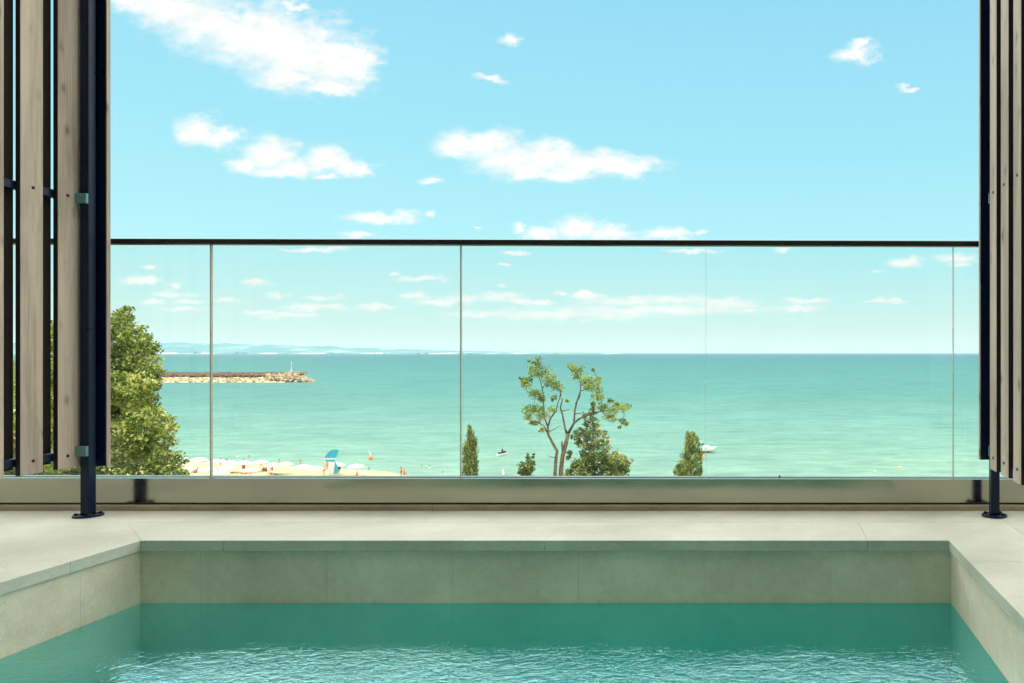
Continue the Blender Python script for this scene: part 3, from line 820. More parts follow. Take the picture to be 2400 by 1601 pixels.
# two-stemmed sparse tree in the middle
ZS = 3.673
def C(zx, zy, d, off=0.0):
    p = W(1060 + zx / ZS, 800 + zy / ZS, d); p.y += off; return p
D = 40.0
base = C(900, 1140, D); gz = ground_z(base.x, D)
tr = tag(empty('twin_stem_tree', (base.x, D, gz)), 'tall sparse tree with two bare crooked trunks and open tufts of leaves', 'tree')
inv = Matrix.Translation((-base.x, -D, -gz))
tk = MB()
u = D / F / ZS            # metres per zoom pixel
LIMBS = []
def limb(pts, r0, r1, off0=0.0, off1=0.0, n=8):
    m = len(pts)
    LIMBS.extend([Vector(C(x, y, D, off0)) for (x, y) in pts])
    V = [C(x, y, D, off0 + (off1 - off0) * i / (m - 1)) for i, (x, y) in enumerate(pts)]
    tk.tube(V, [(r0 + (r1 - r0) * i / (m - 1)) * u * 0.78 * (1 + 0.1 * math.sin(i * 2.1 + r0)) for i in range(m)], n)
tk.tube([(base.x, D, gz - 0.3), C(893, 1500, D), C(885, 1140, D), C(890, 1040, D), C(903, 945, D), C(862, 872, D), C(830, 800, D, -.1), C(834, 725, D, -.2)], [28*u, 22*u, 15*u, 14*u, 13*u, 11.5*u, 10.5*u, 9*u], 9)
limb([(834, 728), (850, 660), (893, 602), (905, 532), (922, 470), (915, 420)], 11, 4, -.2, .3)
limb([(830, 795), (800, 722), (756, 692), (718, 690), (680, 640)], 9, 3, -.1, -.7)
limb([(834, 735), (806, 655), (800, 520), (802, 440), (782, 350), (745, 210)], 10, 3, -.2, -.5)
limb([(800, 470), (740, 470), (690, 430), (640, 380)], 5, 2, -.4, -.9)
limb([(795, 400), (840, 340), (870, 330)], 5, 2, -.4, .2)
limb([(820, 770), (770, 760), (740, 730)], 5, 2, -.1, .3)
limb([(834, 778), (868, 762), (895, 745), (922, 728)], 6, 2, -.1, .3)
tk.tube([(base.x + 0.15, D + 0.3, gz - 0.3), C(915, 1500, D, .3), C(922, 1120, D, .3), C(935, 1000, D, .3), C(962, 900, D, .3), C(985, 795, D, .3)], [32*u, 26*u, 19*u, 18*u, 18*u, 15*u], 9)
limb([(975, 800), (962, 760), (942, 640), (925, 570), (945, 505), (925, 475)], 14, 4, .3, 0)
limb([(985, 800), (1040, 705), (1080, 675), (1115, 655), (1200, 615), (1300, 600), (1400, 590)], 15, 4, .3, -.3)
limb([(1035, 712), (1040, 600), (1052, 535), (1082, 430), (1085, 350), (1052, 285), (1022, 210)], 11, 3, .3, .7)
limb([(1050, 540), (1085, 480), (1095, 430)], 7, 3, .3, .3)
limb([(1085, 380), (1150, 350), (1240, 330)], 6, 2, .6, .2)
limb([(1090, 430), (1180, 400), (1250, 430)], 5, 2, .5, -.2)
limb([(940, 990), (935, 900), (934, 862)], 13, 9, .3, .2)
limb([(934, 606), (955, 598), (985, 592), (1022, 580)], 7, 2, .2, -.2)
limb([(1036, 634), (1052, 628), (1080, 630), (1112, 610)], 7, 3, .3, .6)
limb([(1300, 600), (1390, 670), (1480, 690)], 4, 2, -.3, .2)
limb([(890, 1000), (850, 990), (835, 975)], 5, 2, 0, -.3)
tufts = [(740,175,42),(690,230,30),(700,275,42),(770,250,48),(830,300,50),(855,350,52),(900,390,40),(930,415,24),(640,372,44),(655,330,28),(620,345,20),(745,470,50),(705,440,28),(770,500,28),(872,490,24),(640,595,36),(690,590,50),(740,600,50),(790,640,44),(860,590,32),(690,700,22),(725,690,30),(770,765,20),(650,655,30),
         (1025,215,30),(1045,245,28),(1095,245,40),(1060,300,30),(1140,330,48),(1195,355,52),(1170,395,38),(1262,325,22),(1245,415,46),(1235,470,38),(1330,575,44),(1400,580,46),(1470,575,42),(1512,560,24),(1380,655,40),(1470,690,28),(1500,710,18),(1330,640,34),(1365,512,20),(1440,740,12),(600,325,8),(580,315,5),(660,172,8),(690,182,8),(1420,545,20),(1270,480,30),(1290,560,36),(990,510,14),(1210,245,9)]
cls = [(tuple(C(x, y, D + RNG.uniform(-.8, .8))), 1.2 * r * u) for (x, y, r) in tufts]
for c_, r_ in cls:                                       # a twig carries each tuft
    v_ = Vector(c_); q_ = min(LIMBS, key=lambda p: (p - v_).length)
    md = q_.lerp(v_, 0.5) + Vector((RNG.uniform(-.06, .06), 0, RNG.uniform(-.05, .12)))
    tk.tube([q_, md, v_], [2.6 * u, 2.0 * u, 1.0 * u], 5)
    for _ in range(3):
        e_ = v_ + Vector(RNG.normal(0, 0.55 * r_, 3)); tk.tube([md.lerp(v_, 0.6), e_], [1.3 * u, 0.6 * u], 4)
o = tk.build('trunk', M['bark_red'], tr, smooth=True); o.matrix_parent_inverse = inv
P, T = clump_points(cls, 1700, 24, 0.62)
o = leaf_object('crown', P, 0.11, M['leaf_sparse'], tr, tone=T); o.matrix_parent_inverse = inv

def layered_tree(name, label, clumps_z, apex, d, leafsize, per, mat, group=None, sub=12):
    b = C(apex[0], 1140, d); gz = ground_z(b.x, d)
    r = tag(empty(name, (b.x, d, gz)), label, 'tree', group)
    inv = Matrix.Translation((-b.x, -d, -gz)); uu = d / F / ZS
    cls = [(tuple(C(x, y, d + RNG.uniform(-1, 1) * 0.9 * rad * uu * 1.6)), rad * uu) for (x, y, rad) in clumps_z]
    # the crown goes on down below the terrace edge
    low = max(clumps_z, key=lambda q: q[1]); zlow = C(0, low[1], d).z
    half = max(abs(q[0] - apex[0]) + q[2] for q in clumps_z) * uu
    h = zlow - gz
    for i in range(26):
        z = gz + 1.0 + (h - 0.4) * (i + 0.5) / 26
        for _ in range(2):
            cls.append(((b.x + RNG.uniform(-1, 1) * half * 0.85, d + RNG.uniform(-1, 1) * half * 0.8, z), half * 0.4))
    P, T = clump_points([(c_, 1.03 * r_) for c_, r_ in cls], per * 2.2, sub + 6, 0.42)
    out = P - np.array([b.x, d, 0]); out[:, 2] = 0.25
    out /= np.linalg.norm(out, axis=1)[:, None] + 1e-9
    o = leaf_object('crown', P, leafsize, mat, r, up=0.45, wid=0.45, tone=T, axis=out); o.matrix_parent_inverse = inv
    tp = C(apex[0], apex[1], d)
    o = MB().tube([(b.x, d, gz - 0.3), (b.x, d, gz + 3), (tp.x, d, tp.z)], [0.22, 0.16, 0.015], 8).build('trunk', M['bark_grey'], r, smooth=True); o.matrix_parent_inverse = inv
    return r
con = [(1213,535,18),(1216,570,26),(1208,615,36),(1165,650,40),(1215,665,42),(1180,710,52),(1240,730,44),(1095,785,52),(1050,825,38),(1150,790,58),(1210,800,64),(1285,790,46),(1315,845,44),(1120,850,60),(1185,880,66),(1260,880,70),(1330,910,42),(1090,880,36),(1160,955,70),(1240,970,74),(1310,985,60),
       (1070,1050,46),(1040,1095,44),(1000,1118,24),(1010,960,24),(1000,1000,26),(1130,1060,74),(1220,1070,84),(1310,1070,76),(1120,1120,70)]
layered_tree('conifer', 'dark green pointed conifer beside the two bare trunks', con, (1213, 520), 41.5, 0.16, 620, M['needles'])
con2 = [(1400,960,20),(1400,1000,38),(1370,1040,50),(1430,1050,44),(1470,1090,50),(1400,1100,66),(1492,1030,22),(1490,1080,34),(1505,1120,26)]
layered_tree('conifer', 'small bushy conifer at the right foot of the dark pointed conifer', con2, (1400, 945), 43.0, 0.15, 680, M['needles'])
con3 = [(650,975,10),(650,1000,20),(700,975,9),(692,1000,13),(655,1040,32),(690,1050,22),(640,1085,44),(680,1100,36),(615,1120,28),(640,1125,50),(575,1132,12)]
layered_tree('conifer', 'tiny two-tipped conifer showing just above the railing base, left of the twin trunks', con3, (650, 955), 42.0, 0.12, 900, M['cypress'])

def cypress(label, prof, d, lean=0.0):
    """prof: list of (zoom y, zoom x left, zoom x right) from the tip down"""
    tip = prof[0]; xb = 0.5 * (prof[-1][1] + prof[-1][2]); b = C(xb, 1140, d); gz = ground_z(b.x, d)
    r = tag(empty('cypress', (b.x, d, gz)), label, 'tree', 'slim cypress trees below the terrace')
    inv = Matrix.Translation((-b.x, -d, -gz)); uu = d / F / ZS
    zs = [C(0, p[0], d).z for p in prof]; xc = [C(0.5 * (p[1] + p[2]), 0, d).x for p in prof]; hw = [0.5 * (p[2] - p[1]) * uu for p in prof]
    zs = zs + [gz + 0.8]; xc = xc + [b.x]; hw = hw + [hw[-1] * 0.8]
    P, T, A = [], [], []
    zz = zs[0]
    while zz > zs[-1]:
        f = np.interp(-zz, [-q for q in zs], range(len(zs)))
        w_ = np.interp(f, range(len(zs)), hw); cx = np.interp(f, range(len(zs)), xc)
        k = 3 + int(w_ * 9)
        for _ in range(k):
            a = RNG.uniform(0, 2 * math.pi); rr = w_ * RNG.uniform(0.45, 1.0) * (1 + RNG.normal(0, 0.08))
            q = np.array([cx + rr * math.cos(a), d + rr * math.sin(a), zz + RNG.uniform(-.05, .05)])
            m = 16
            P.append(q + RNG.normal(0, 0.055, (m, 3)) * np.array([0.8, 0.8, 1.7])); T.append(np.full(m, RNG.uniform(0.1, 0.85)))
            A.append(np.tile([math.cos(a) * 0.35, math.sin(a) * 0.35, 1.0], (m, 1)))
        zz -= 0.06
    o = leaf_object('crown', np.concatenate(P), 0.12, M['cypress'], r, up=0.6, wid=0.4, tone=np.concatenate(T), axis=np.concatenate(A)); o.matrix_parent_inverse = inv
    o = MB().tube([(b.x, d, gz - 0.3), (b.x, d, gz + 3), (xc[0], d, zs[0] - 0.3)], [0.13, 0.1, 0.01], 8).build('trunk', M['bark_grey'], r, smooth=True); o.matrix_parent_inverse = inv
cypress('slim pointed cypress just right of the second glass joint', [(745, 145, 158), (790, 135, 175), (850, 118, 200), (920, 104, 212), (1000, 94, 212), (1080, 90, 220), (1145, 84, 226)], 40.0)
cypress('blunt-topped dark cypress in front of the white motorboat', [(798, 2020, 2085), (830, 2006, 2125), (880, 1995, 2130), (940, 1985, 2140), (1000, 1978, 2150), (1070, 1972, 2155), (1145, 1970, 2150)], 39.0)
layered_tree('shrub', 'low yellowish shrub at the left foot of the blunt cypress', [(1935, 1110, 26), (1915, 1122, 20), (1960, 1125, 30), (1990, 1130, 24)], (1945, 1090), 38.0, 0.11, 700, M['leaf_sparse'])

# ------------------------------------------------------------------ breakwater with its beacon
def rock(mb, c, r, seed):
    rg = np.random.default_rng(seed)
    bm = bmesh.new(); bmesh.ops.create_icosphere(bm, subdivisions=2, radius=1.0)
    sc = rg.uniform(0.7, 1.25, 3)
    ds = rg.normal(size=(7, 3)); ds /= np.linalg.norm(ds, axis=1)[:, None]
    vs = []
    for v in bm.verts:
        p = np.array(v.co)
        for d_ in ds:
            dd = p @ d_
            if dd > 0.72: p = p - d_ * (dd - 0.72)
        p = p * sc * r * (1 + rg.normal(0, 0.02))
        vs.append((c[0] + p[0], c[1] + p[1], c[2] + p[2]))
    fs = [tuple(v.index for v in f.verts) for f in bm.faces]
    bm.free(); mb.add(vs, fs)
t = NT('rock'); c = t.coord()
n = t.noise(c, 0.35, 6, 0.65)
M['rock'] = t.pbr(t.ramp(n, [(0.32, (0.15, 0.115, 0.075)), (0.52, (0.32, 0.255, 0.165)), (0.72, (0.50, 0.42, 0.29))]), 0.9, 0, t.bump(n, 0.6, 0.5), spec=0.15)
t = NT('wet_rock'); c = t.coord()
M['wet_rock'] = t.pbr(t.ramp(t.noise(c, 0.6, 5), [(0.35, (0.035, 0.032, 0.03)), (0.7, (0.12, 0.10, 0.08))]), 0.5, spec=0.4)
t = NT('sea_wall_stone'); c = t.coord()
n = t.noise(t.coord((0.12, 1, 0.5)), 1.0, 6, 0.7)
M['sea_wall'] = t.pbr(t.ramp(n, [(0.35, (0.13, 0.10, 0.085)), (0.55, (0.25, 0.19, 0.15)), (0.72, (0.36, 0.30, 0.23))]), 0.9, spec=0.1)
bw = tag(empty('breakwater', (-420, 600, SEA)), 'long stone breakwater with brown wall and pale rubble reaching into the sea', 'breakwater')
inv = Matrix.Translation((420, -600, -SEA))
def wpart(mb, nm, mat, **kw):
    o = mb.build(nm, mat, bw, **kw); o.matrix_parent_inverse = inv; return o
def bwx(x, d): return (x - VX) * d / F
m = MB()
xa = np.arange(-760, bwx(700, 600), 6.0)
for i, x in enumerate(xa[:-1]):
    zt = SEA + 6.9 + RNG.normal(0, 0.18)
    m.box(x + 0.05, xa[i+1] - 0.05, 602 + RNG.uniform(-.3, .3), 607, SEA - 1, zt)
m.box(-760, bwx(706, 604), 602.6, 608, SEA - 1, SEA + 6.3)
wpart(m, 'sea_wall', M['sea_wall'])
m = MB().box(bwx(668, 600), bwx(704, 600), 599.5, 609, SEA + 5.6, SEA + 7.3)
wpart(m, 'platform', M['rock'])
# sandy shelf on the near side
vs, fs = [], []
xs = np.arange(-780, bwx(690, 580), 4.0)
rows = [(571, -1.2), (574, 0.25), (579, 1.1), (586, 1.9), (594, 2.5), (603, 3.1)]
for i, x in enumerate(xs):
    taper = 0.0 if x < bwx(380, 580) else 1.0
    for (yy, zz) in rows:
        vs.append((x + RNG.normal(0, 0.5), yy + RNG.normal(0, 0.4) - (3.0 if x < bwx(420, 580) else 0), SEA + zz + (RNG.normal(0, 0.22) if zz > 0 else 0)))
nr = len(rows)
for i in range(len(xs) - 1):
    for r in range(nr - 1): fs.append((i*nr+r, (i+1)*nr+r, (i+1)*nr+r+1, i*nr+r+1))
t = NT('shelf_sand'); n = t.noise(t.coord((0.15, 0.5, 1)), 1.0, 5, 0.65)
t.pbr(t.ramp(n, [(0.3, (0.42, 0.29, 0.14)), (0.6, (0.66, 0.50, 0.28)), (0.8, (0.78, 0.66, 0.45))]), 0.95, spec=0.1)
wpart(MB().add(vs, fs), 'shelf', t.m, smooth=True)
m = MB()
for k in range(300):
    x = bwx(RNG.uniform(360, 640), 585); y = RNG.uniform(573, 590)
    rock(m, (x, y, SEA + 0.3 + (y - 573) * 0.13), RNG.uniform(0.5, 1.1), 1000 + k)
o = wpart(m, 'rubble', M['rock']); o['kind'] = 'stuff'
m = MB()
for k in range(160):
    x = bwx(RNG.choice([RNG.uniform(360, 480), RNG.uniform(500, 640), RNG.uniform(520, 600)]), 600); y = RNG.uniform(597, 601)
    rock(m, (x, y, SEA + 3.3 + RNG.uniform(-.3, 1.3)), RNG.uniform(0.6, 1.2), 3000 + k)
o = wpart(m, 'wall_rubble', M['wet_rock']); o['kind'] = 'stuff'
for k in range(90):
    f = RNG.uniform(0, 1); px = 622 + 112 * f
    hgt = 5.6 * (1 - max(0, (f - 0.62) / 0.38) ** 1.3)
    q = RNG.uniform(0, 1)
    d = 574 + 24 * q
    z = SEA + 0.2 + hgt * q * RNG.uniform(0.75, 1.05)
    mm = MB(); rock(mm, (bwx(px, d), d, z), RNG.uniform(1.0, 2.2), 5000 + k)
    wpart(mm, 'boulder', M['wet_rock'] if (q < 0.14 and RNG.uniform() < 0.6) or RNG.uniform() < 0.08 else M['rock'])
bc = tag(empty('beacon', (bwx(683, 603), 603, SEA + 7.3)), 'slim pale beacon mast on the tip of the breakwater', 'beacon')
MB().lathe([(0.6, 0), (0.6, 1.2), (0.3, 1.4), (0.26, 5.6), (0.3, 5.8)], 12).build('mast', M['pole'], bc, smooth=False)
MB().lathe([(0.8, 5.81), (0.8, 5.95), (0.08, 5.96), (0.07, 6.9)], 12).build('gallery', M['pole'], bc)
MB().lathe([(0.3, 5.97), (0.3, 6.9), (0.36, 7.0), (0.1, 7.6), (0.03, 8.4)], 10, (0, 0, 0.001)).build('lantern', M['pole'], bc)

# ------------------------------------------------------------------ beach umbrellas
def make_umbrella():
    r = empty('beach_umbrella', (0, 0, 0))
    m = MB(); n = 8; rings = [(0.05, 2.26), (0.5, 2.18), (1.0, 2.02), (1.42, 1.80), (1.44, 1.66)]
    vs = []
    for j, (rr, z) in enumerate(rings):
        for k in range(n * 2):
            a = 2 * math.pi * k / (n * 2); f = 1.0 if k % 2 == 0 else 0.955
            dz = -0.05 * (rr / 1.42) if k % 2 else 0.0
            vs.append((rr * f * math.cos(a), rr * f * math.sin(a), z + dz))
    q = n * 2
    fs = [(j*q+k, j*q+(k+1) % q, (j+1)*q+(k+1) % q, (j+1)*q+k) for j in range(len(rings)-1) for k in range(q)] + [tuple(range(q))]
    o = m.add(vs, fs).build('canopy', M['white_cloth'], r)
    s = o.modifiers.new('thickness', 'SOLIDIFY'); s.thickness = 0.015
    MB().tube([(0, 0, -0.1), (0, 0, 2.3)], [0.03, 0.025], 8).build('pole', M['pole'], r)
    MB().lathe([(0.28, 0.0), (0.26, 0.1), (0.05, 0.14)], 12).build('base', M['pole'], r)
    return r
ub = [  # photograph x and y of the canopy top, label
    (392, 1074, 'white beach umbrella partly hidden by the edge of the leafy tree, nearest the waterline'),
    (421, 1069, 'highest white beach umbrella, first clear of the leafy tree'),
    (466, 1073, 'white beach umbrella just left of the first glass joint, back row'),
    (507, 1077, 'white beach umbrella just right of the first glass joint, by the blue-topped person'),
    (539, 1081, 'white back-row umbrella right of the brown-haired person at the waterline'),
    (570, 1081, 'white back-row umbrella in front of the person between the two bathers'),
    (610, 1078, 'white back-row umbrella with a steep peak, midway between glass joint and turquoise banner'),
    (640, 1086, 'white umbrella behind the seated brown couple'),
    (668, 1083, 'wide white umbrella left of the last person at the waterline'),
    (709, 1090, 'rightmost white umbrella of the back row, left of the turquoise banner'),
    (738, 1094, 'white umbrella overlapping the left foot of the turquoise banner'),
    (790, 1084, 'white umbrella partly behind the turquoise banner, on its right'),
    (835, 1087, 'single white umbrella standing free, right of the turquoise banner'),
    (438, 1098, 'near white umbrella above the lower right edge of the leafy tree'),
    (486, 1099, 'near white umbrella straight behind the first glass joint'),
    (533, 1094, 'near white umbrella right of the first glass joint, middle row'),
    (515, 1108, 'white umbrella cut off by the railing base, right of the first glass joint'),
    (588, 1100, 'near white umbrella left of the seated brown couple'),
]
proto = None
for i, (x, y, lab) in enumerate(ub):
    d = (EYE - (SEA + 0.2 + 2.26)) * F / (y - VY)
    zx = (x - VX) * d / F
    if proto is None: proto = make_umbrella(); u_ = proto
    else: u_ = copy_tree(proto)
    u_.location = (zx, d, max(ground_z(zx, d), SEA - 0.3)); u_.rotation_euler = (0, 0, random.uniform(0, 0.78))
    s_ = random.uniform(0.95, 1.08); u_.scale = (s_, s_, 1)
    tag(u_, lab, 'umbrella', 'white umbrellas on the beach')

# ------------------------------------------------------------------ people
def skin_mesh(name, V, E):
    me = bpy.data.meshes.new(name); me.from_pydata([v[:3] for v in V], E, [])
    o = bpy.data.objects.new(name, me); COL.objects.link(o)
    sk = o.modifiers.new('skin', 'SKIN'); sk.use_smooth_shade = True
    for i, v in enumerate(V):
        d = me.skin_vertices[0].data[i]; rr = v[3]
        d.radius = rr if hasattr(rr, '__len__') else (rr, rr); d.use_root = (i == 0)
    ss = o.modifiers.new('sub', 'SUBSURF'); ss.levels = 2; ss.render_levels = 2
    dg = bpy.context.evaluated_depsgraph_get()
    baked = bpy.data.meshes.new_from_object(o.evaluated_get(dg))
    bpy.data.objects.remove(o)
    baked.name = name
    baked.polygons.foreach_set('use_smooth', [True] * len(baked.polygons))
    return baked
def body(pose):
    sit = pose == 'sit'; walk = pose == 'walk'
    hz = 0.20 if sit else 0.95
    dz = hz - 0.95
    V = [(0, 0, hz, (0.15, 0.11)), (0, 0.01, 1.12 + dz, (0.135, 0.10)), (0, 0, 1.32 + dz, (0.17, 0.11)), (0, -0.005, 1.45 + dz, (0.075, 0.065)), (0, -0.01, 1.53 + dz, 0.055), (0, -0.02, 1.62 + dz, (0.078, 0.095)), (0, -0.015, 1.70 + dz, 0.066)]
    E = [(0, 1), (1, 2), (2, 3), (3, 4), (4, 5), (5, 6)]
    for s in (-1, 1):
        sw = s * 0.16 if walk else 0
        n = len(V)
        if sit: leg = [(s*0.1, -0.03, 0.17, 0.09), (s*0.14, -0.36, 0.42, 0.062), (s*0.13, -0.66, 0.09, 0.045), (s*0.13, -0.82, 0.05, 0.035)]
        else: leg = [(s*0.095, 0, 0.86, 0.088), (s*0.105, sw*0.55-0.01, 0.50, 0.06), (s*0.11, sw+(0.04 if walk else 0.02), 0.085, 0.042), (s*0.13, sw-0.13, 0.035, 0.034)]
        V += leg; E += [(0, n), (n, n+1), (n+1, n+2), (n+2, n+3)]
        n = len(V)
        if sit: arm = [(s*0.19, 0, 1.40+dz, 0.058), (s*0.24, -0.1, 1.14+dz, 0.043), (s*0.16, -0.32, 1.1+dz, 0.033), (s*0.12, -0.40, 1.09+dz, 0.028)]
        else: arm = [(s*0.19, 0, 1.40, 0.058), (s*0.25, -sw*0.4, 1.13, 0.043), (s*0.26, -sw*0.8-0.06, 0.90, 0.033), (s*0.255, -sw-0.09, 0.80, 0.028)]
        V += arm; E += [(2, n), (n, n+1), (n+1, n+2), (n+2, n+3)]
    return skin_mesh('person', V, E), dz
BODY = {p: body(p) for p in ('stand', 'walk', 'sit')}
def shell(name, prof, dz, sx, sy, cy=0.0):
    m = MB().lathe([(r, z + dz) for r, z in prof], 14)
    m.v = [(v[0] * sx, v[1] * sy + cy, v[2]) for v in m.v]
    o = m.build(name, M['bolt'], smooth=True); me = o.data; bpy.data.objects.remove(o); return me
HAIR = {p: shell('hair', [(0.05, 1.56), (0.088, 1.59), (0.098, 1.66), (0.085, 1.72), (0.045, 1.755), (0.008, 1.765)], BODY[p][1], 0.92, 1.05, 0.0) for p in BODY}
TOP = {p: shell('shirt', [(0.13, 0.98), (0.165, 1.0), (0.155, 1.12), (0.185, 1.3), (0.19, 1.40), (0.09, 1.46)], BODY[p][1], 1.12, 0.75, 0.0) for p in BODY}
TRUNKS = {p: shell('swimwear', [(0.15, 0.80), (0.19, 0.83), (0.175, 0.98), (0.14, 1.02)], BODY[p][1], 1.1, 0.8, 0.0) for p in BODY}
def skin_mat(nm, c): return cloth(nm, c, 0.6, 0.06, 10)
SKIN = [skin_mat('fair_skin', (0.58, 0.34, 0.22)), skin_mat('tanned_skin', (0.42, 0.21, 0.12)), skin_mat('dark_tan_skin', (0.27, 0.13, 0.075))]
HAIRM = [cloth('dark_hair', (0.018, 0.014, 0.012)), cloth('brown_hair', (0.09, 0.05, 0.025)), cloth('blond_hair', (0.40, 0.28, 0.12))]
CL = {'blue': cloth('blue_fabric', (0.03, 0.13, 0.50)), 'red': cloth('red_fabric', (0.62, 0.05, 0.04)), 'orange': cloth('orange_fabric', (0.78, 0.17, 0.06)),
      'white': cloth('white_fabric', (0.8, 0.79, 0.75)), 'black': cloth('black_fabric', (0.02, 0.02, 0.025)), 'teal': cloth('teal_fabric', (0.05, 0.25, 0.28))}
def person(loc, pose, skin, hair, suit, shirt, label, rz=0.0, lying=False, group='people on the beach', sc=1.0):
    r = empty('person', loc, rz)
    if lying: r.rotation_euler = (math.radians(-90), 0, rz); 
    r.scale = (sc, sc, sc)
    tag(r, label, 'person', group)
    def ch(nm, me, mat):
        o = bpy.data.objects.new(nm, me); COL.objects.link(o); o.parent = r
        if not me.materials: me.materials.append(mat)
        o.material_slots[0].link = 'OBJECT'; o.material_slots[0].material = mat
        return o
    ch('body', BODY[pose][0], SKIN[skin]); ch('hair', HAIR[pose], HAIRM[hair]); ch('swimwear', TRUNKS[pose], CL[suit])
    if shirt: ch('shirt', TOP[pose], CL[shirt])
    return r
def stand_at(x, yh, **kw):      # photograph x and y of the head top of someone standing
    h = 1.0 if kw.get('pose') == 'sit' else 1.74
    d = (EYE - (SEA + 0.12 + h)) * F / (yh - VY); X = (x - VX) * d / F
    kw.setdefault('rz', random.uniform(-1.5, 1.5))
    z = max(ground_z(X, d), SEA - 0.9)
    return person((X, d, z), kw.pop('pose'), **kw)
def swim_at(x, y, **kw):        # head and shoulders above the sea
    d = (EYE - SEA - 0.3) * F / (y - VY); X = (x - VX) * d / F
    return person((X, d, SEA - 1.28), 'stand', rz=random.uniform(-2, 2), group='bathers in the shallows', **kw)
def lie_at(x, y, rz, **kw):
    d = (EYE - SEA - 0.45) * F / (y - VY); X = (x - VX) * d / F
    z = ground_z(X, d) + 0.14
    return person((X, d, z), 'stand', lying=True, rz=rz, **kw)
stand_at(517, 1075, pose='stand', skin=1, hair=0, suit='black', shirt='blue', label='person in a bright blue top standing at the waterline')
stand_at(531, 1076, pose='walk', skin=1, hair=1, suit='red', shirt=None, label='tanned person with brown hair standing right of the blue-topped person')
stand_at(571, 1076, pose='stand', skin=0, hair=1, suit='white', shirt=None, label='fair person at the waterline right behind a white umbrella, below the bathers')
stand_at(571, 1088, pose='stand', skin=1, hair=1, suit='red', shirt='red', label='person in red standing among the middle umbrellas')
stand_at(613, 1075, pose='walk', skin=1, hair=2, suit='black', shirt=None, label='person with light hair behind the steep-peaked umbrella')
stand_at(654, 1076, pose='walk', skin=1, hair=0, suit='black', shirt=None, label='tanned person bending at the waterline above the wide umbrella')
stand_at(704, 1077, pose='stand', skin=1, hair=0, suit='red', shirt=None, label='tanned dark-haired person at the waterline, last before the banner')
stand_at(619, 1092, pose='sit', skin=2, hair=0, suit='black', shirt=None, label='dark tanned person seated in shade, left one of a couple')
stand_at(624, 1093, pose='sit', skin=2, hair=1, suit='black', shirt=None, label='dark tanned person seated in shade, right one of a couple')
stand_at(638, 1090, pose='sit', skin=1, hair=0, suit='black', shirt=None, label='person seated under an umbrella right of the couple')
swim_at(557, 1067, skin=0, hair=2, suit='white', shirt='white', label='bather in white in the sea, left of the other far bather')
swim_at(584, 1069, skin=1, hair=0, suit='black', shirt=None, label='dark-haired bather in the sea, right of the one in white')
lie_at(556, 1108, 1.4, pose_=None) if False else lie_at(556, 1108, 1.4, skin=1, hair=0, suit='black', shirt=None, label='sunbather in black lying on the sand near the first glass joint')
lie_at(590, 1109, 1.7, skin=1, hair=1, suit='red', shirt=None, label='sunbather in red lying on the sand left of the blond one')
lie_at(643, 1109, 1.2, skin=0, hair=2, suit='red', shirt=None, label='fair blond sunbather lying on the sand just above the railing base')
lie_at(662, 1110, 1.9, skin=1, hair=0, suit='teal', shirt='teal', label='sunbather in dark teal lying on the sand left of the banner')
stand_at(456, 1100, pose='sit', skin=1, hair=0, suit='black', shirt=None, label='person seated on the sand at the lower edge of the leafy tree')
stand_at(462, 1098, pose='sit', skin=2, hair=1, suit='black', shirt='black', label='person in black seated next to the tree-edge sitter')
stand_at(766, 1080, pose='stand', skin=1, hair=1, suit='red', shirt=None, label='tanned person standing at the left edge of the turquoise banner')
stand_at(759, 1092, pose='stand', skin=1, hair=2, suit='orange', shirt='orange', label='person in orange standing at the foot of the turquoise banner')
stand_at(795, 1088, pose='stand', skin=2, hair=0, suit='black', shirt='black', label='person dressed in black right of the turquoise banner')
stand_at(837, 1106, pose='sit', skin=1, hair=1, suit='orange', shirt='orange', label='person in orange seated under the single free umbrella')
swim_at(865, 1097, skin=1, hair=0, suit='black', shirt='teal', label='bather wading below the orange buoy')
stand_at(940, 1094, pose='stand', skin=1, hair=0, suit='black', shirt='orange', label='person in an orange shirt at the waterline, left one of a pair')
stand_at(947, 1098, pose='sit', skin=1, hair=1, suit='orange', shirt='orange', label='person in orange seated at the waterline, right one of a pair')
swim_at(988, 1092, skin=0, hair=1, suit='black', shirt=None, label='fair bather in the sea right of the orange pair')
swim_at(1007, 1093, skin=1, hair=1, suit='white', shirt='white', label='bather in white in the sea, midway to the cypress')
swim_at(1037, 1105, skin=1, hair=2, suit='orange', shirt=None, label='blond bather in the sea nearest the second glass joint')

# ------------------------------------------------------------------ beach and water objects
d = 134.5
p0 = W(776, 1111, d)
bn = tag(empty('beach_banner', (p0.x, d, ground_z(p0.x, d))), 'tall sail-shaped banner, turquoise above and white below, on the sand', 'banner')
inv = Matrix.Translation((-p0.x, -d, -ground_z(p0.x, d)))
def panel(pts, nm, mat, dy):
    n = len(pts); V = [W(720 + x / 6.187, 1030 + y / 6.187, d) for x, y in pts]
    vs = [(v.x, d + dy, v.z) for v in V] + [(v.x, d + dy + 0.06, v.z) for v in V]
    fs = [tuple(range(n)), tuple(range(2*n - 1, n - 1, -1))] + [(i, (i+1) % n, n + (i+1) % n, n + i) for i in range(n)]
    o = MB().add(vs, fs).build(nm, mat, bn); o.matrix_parent_inverse = inv
panel([(248, 270), (265, 238), (300, 195), (340, 160), (380, 145), (430, 146), (452, 150), (446, 190), (430, 235), (412, 270)], 'upper_cloth', M['cyan_cloth'], 0)
panel([(242, 292), (247, 272), (411, 272), (404, 290)], 'band', M['white_cloth'], 0)
panel([(310, 325), (404, 325), (392, 400), (380, 500), (310, 500)], 'lower_cloth', M['white_cloth'], 0)
panel([(250, 294), (403, 292), (398, 323), (290, 323)], 'middle_cloth', M['cyan_cloth'], 0)
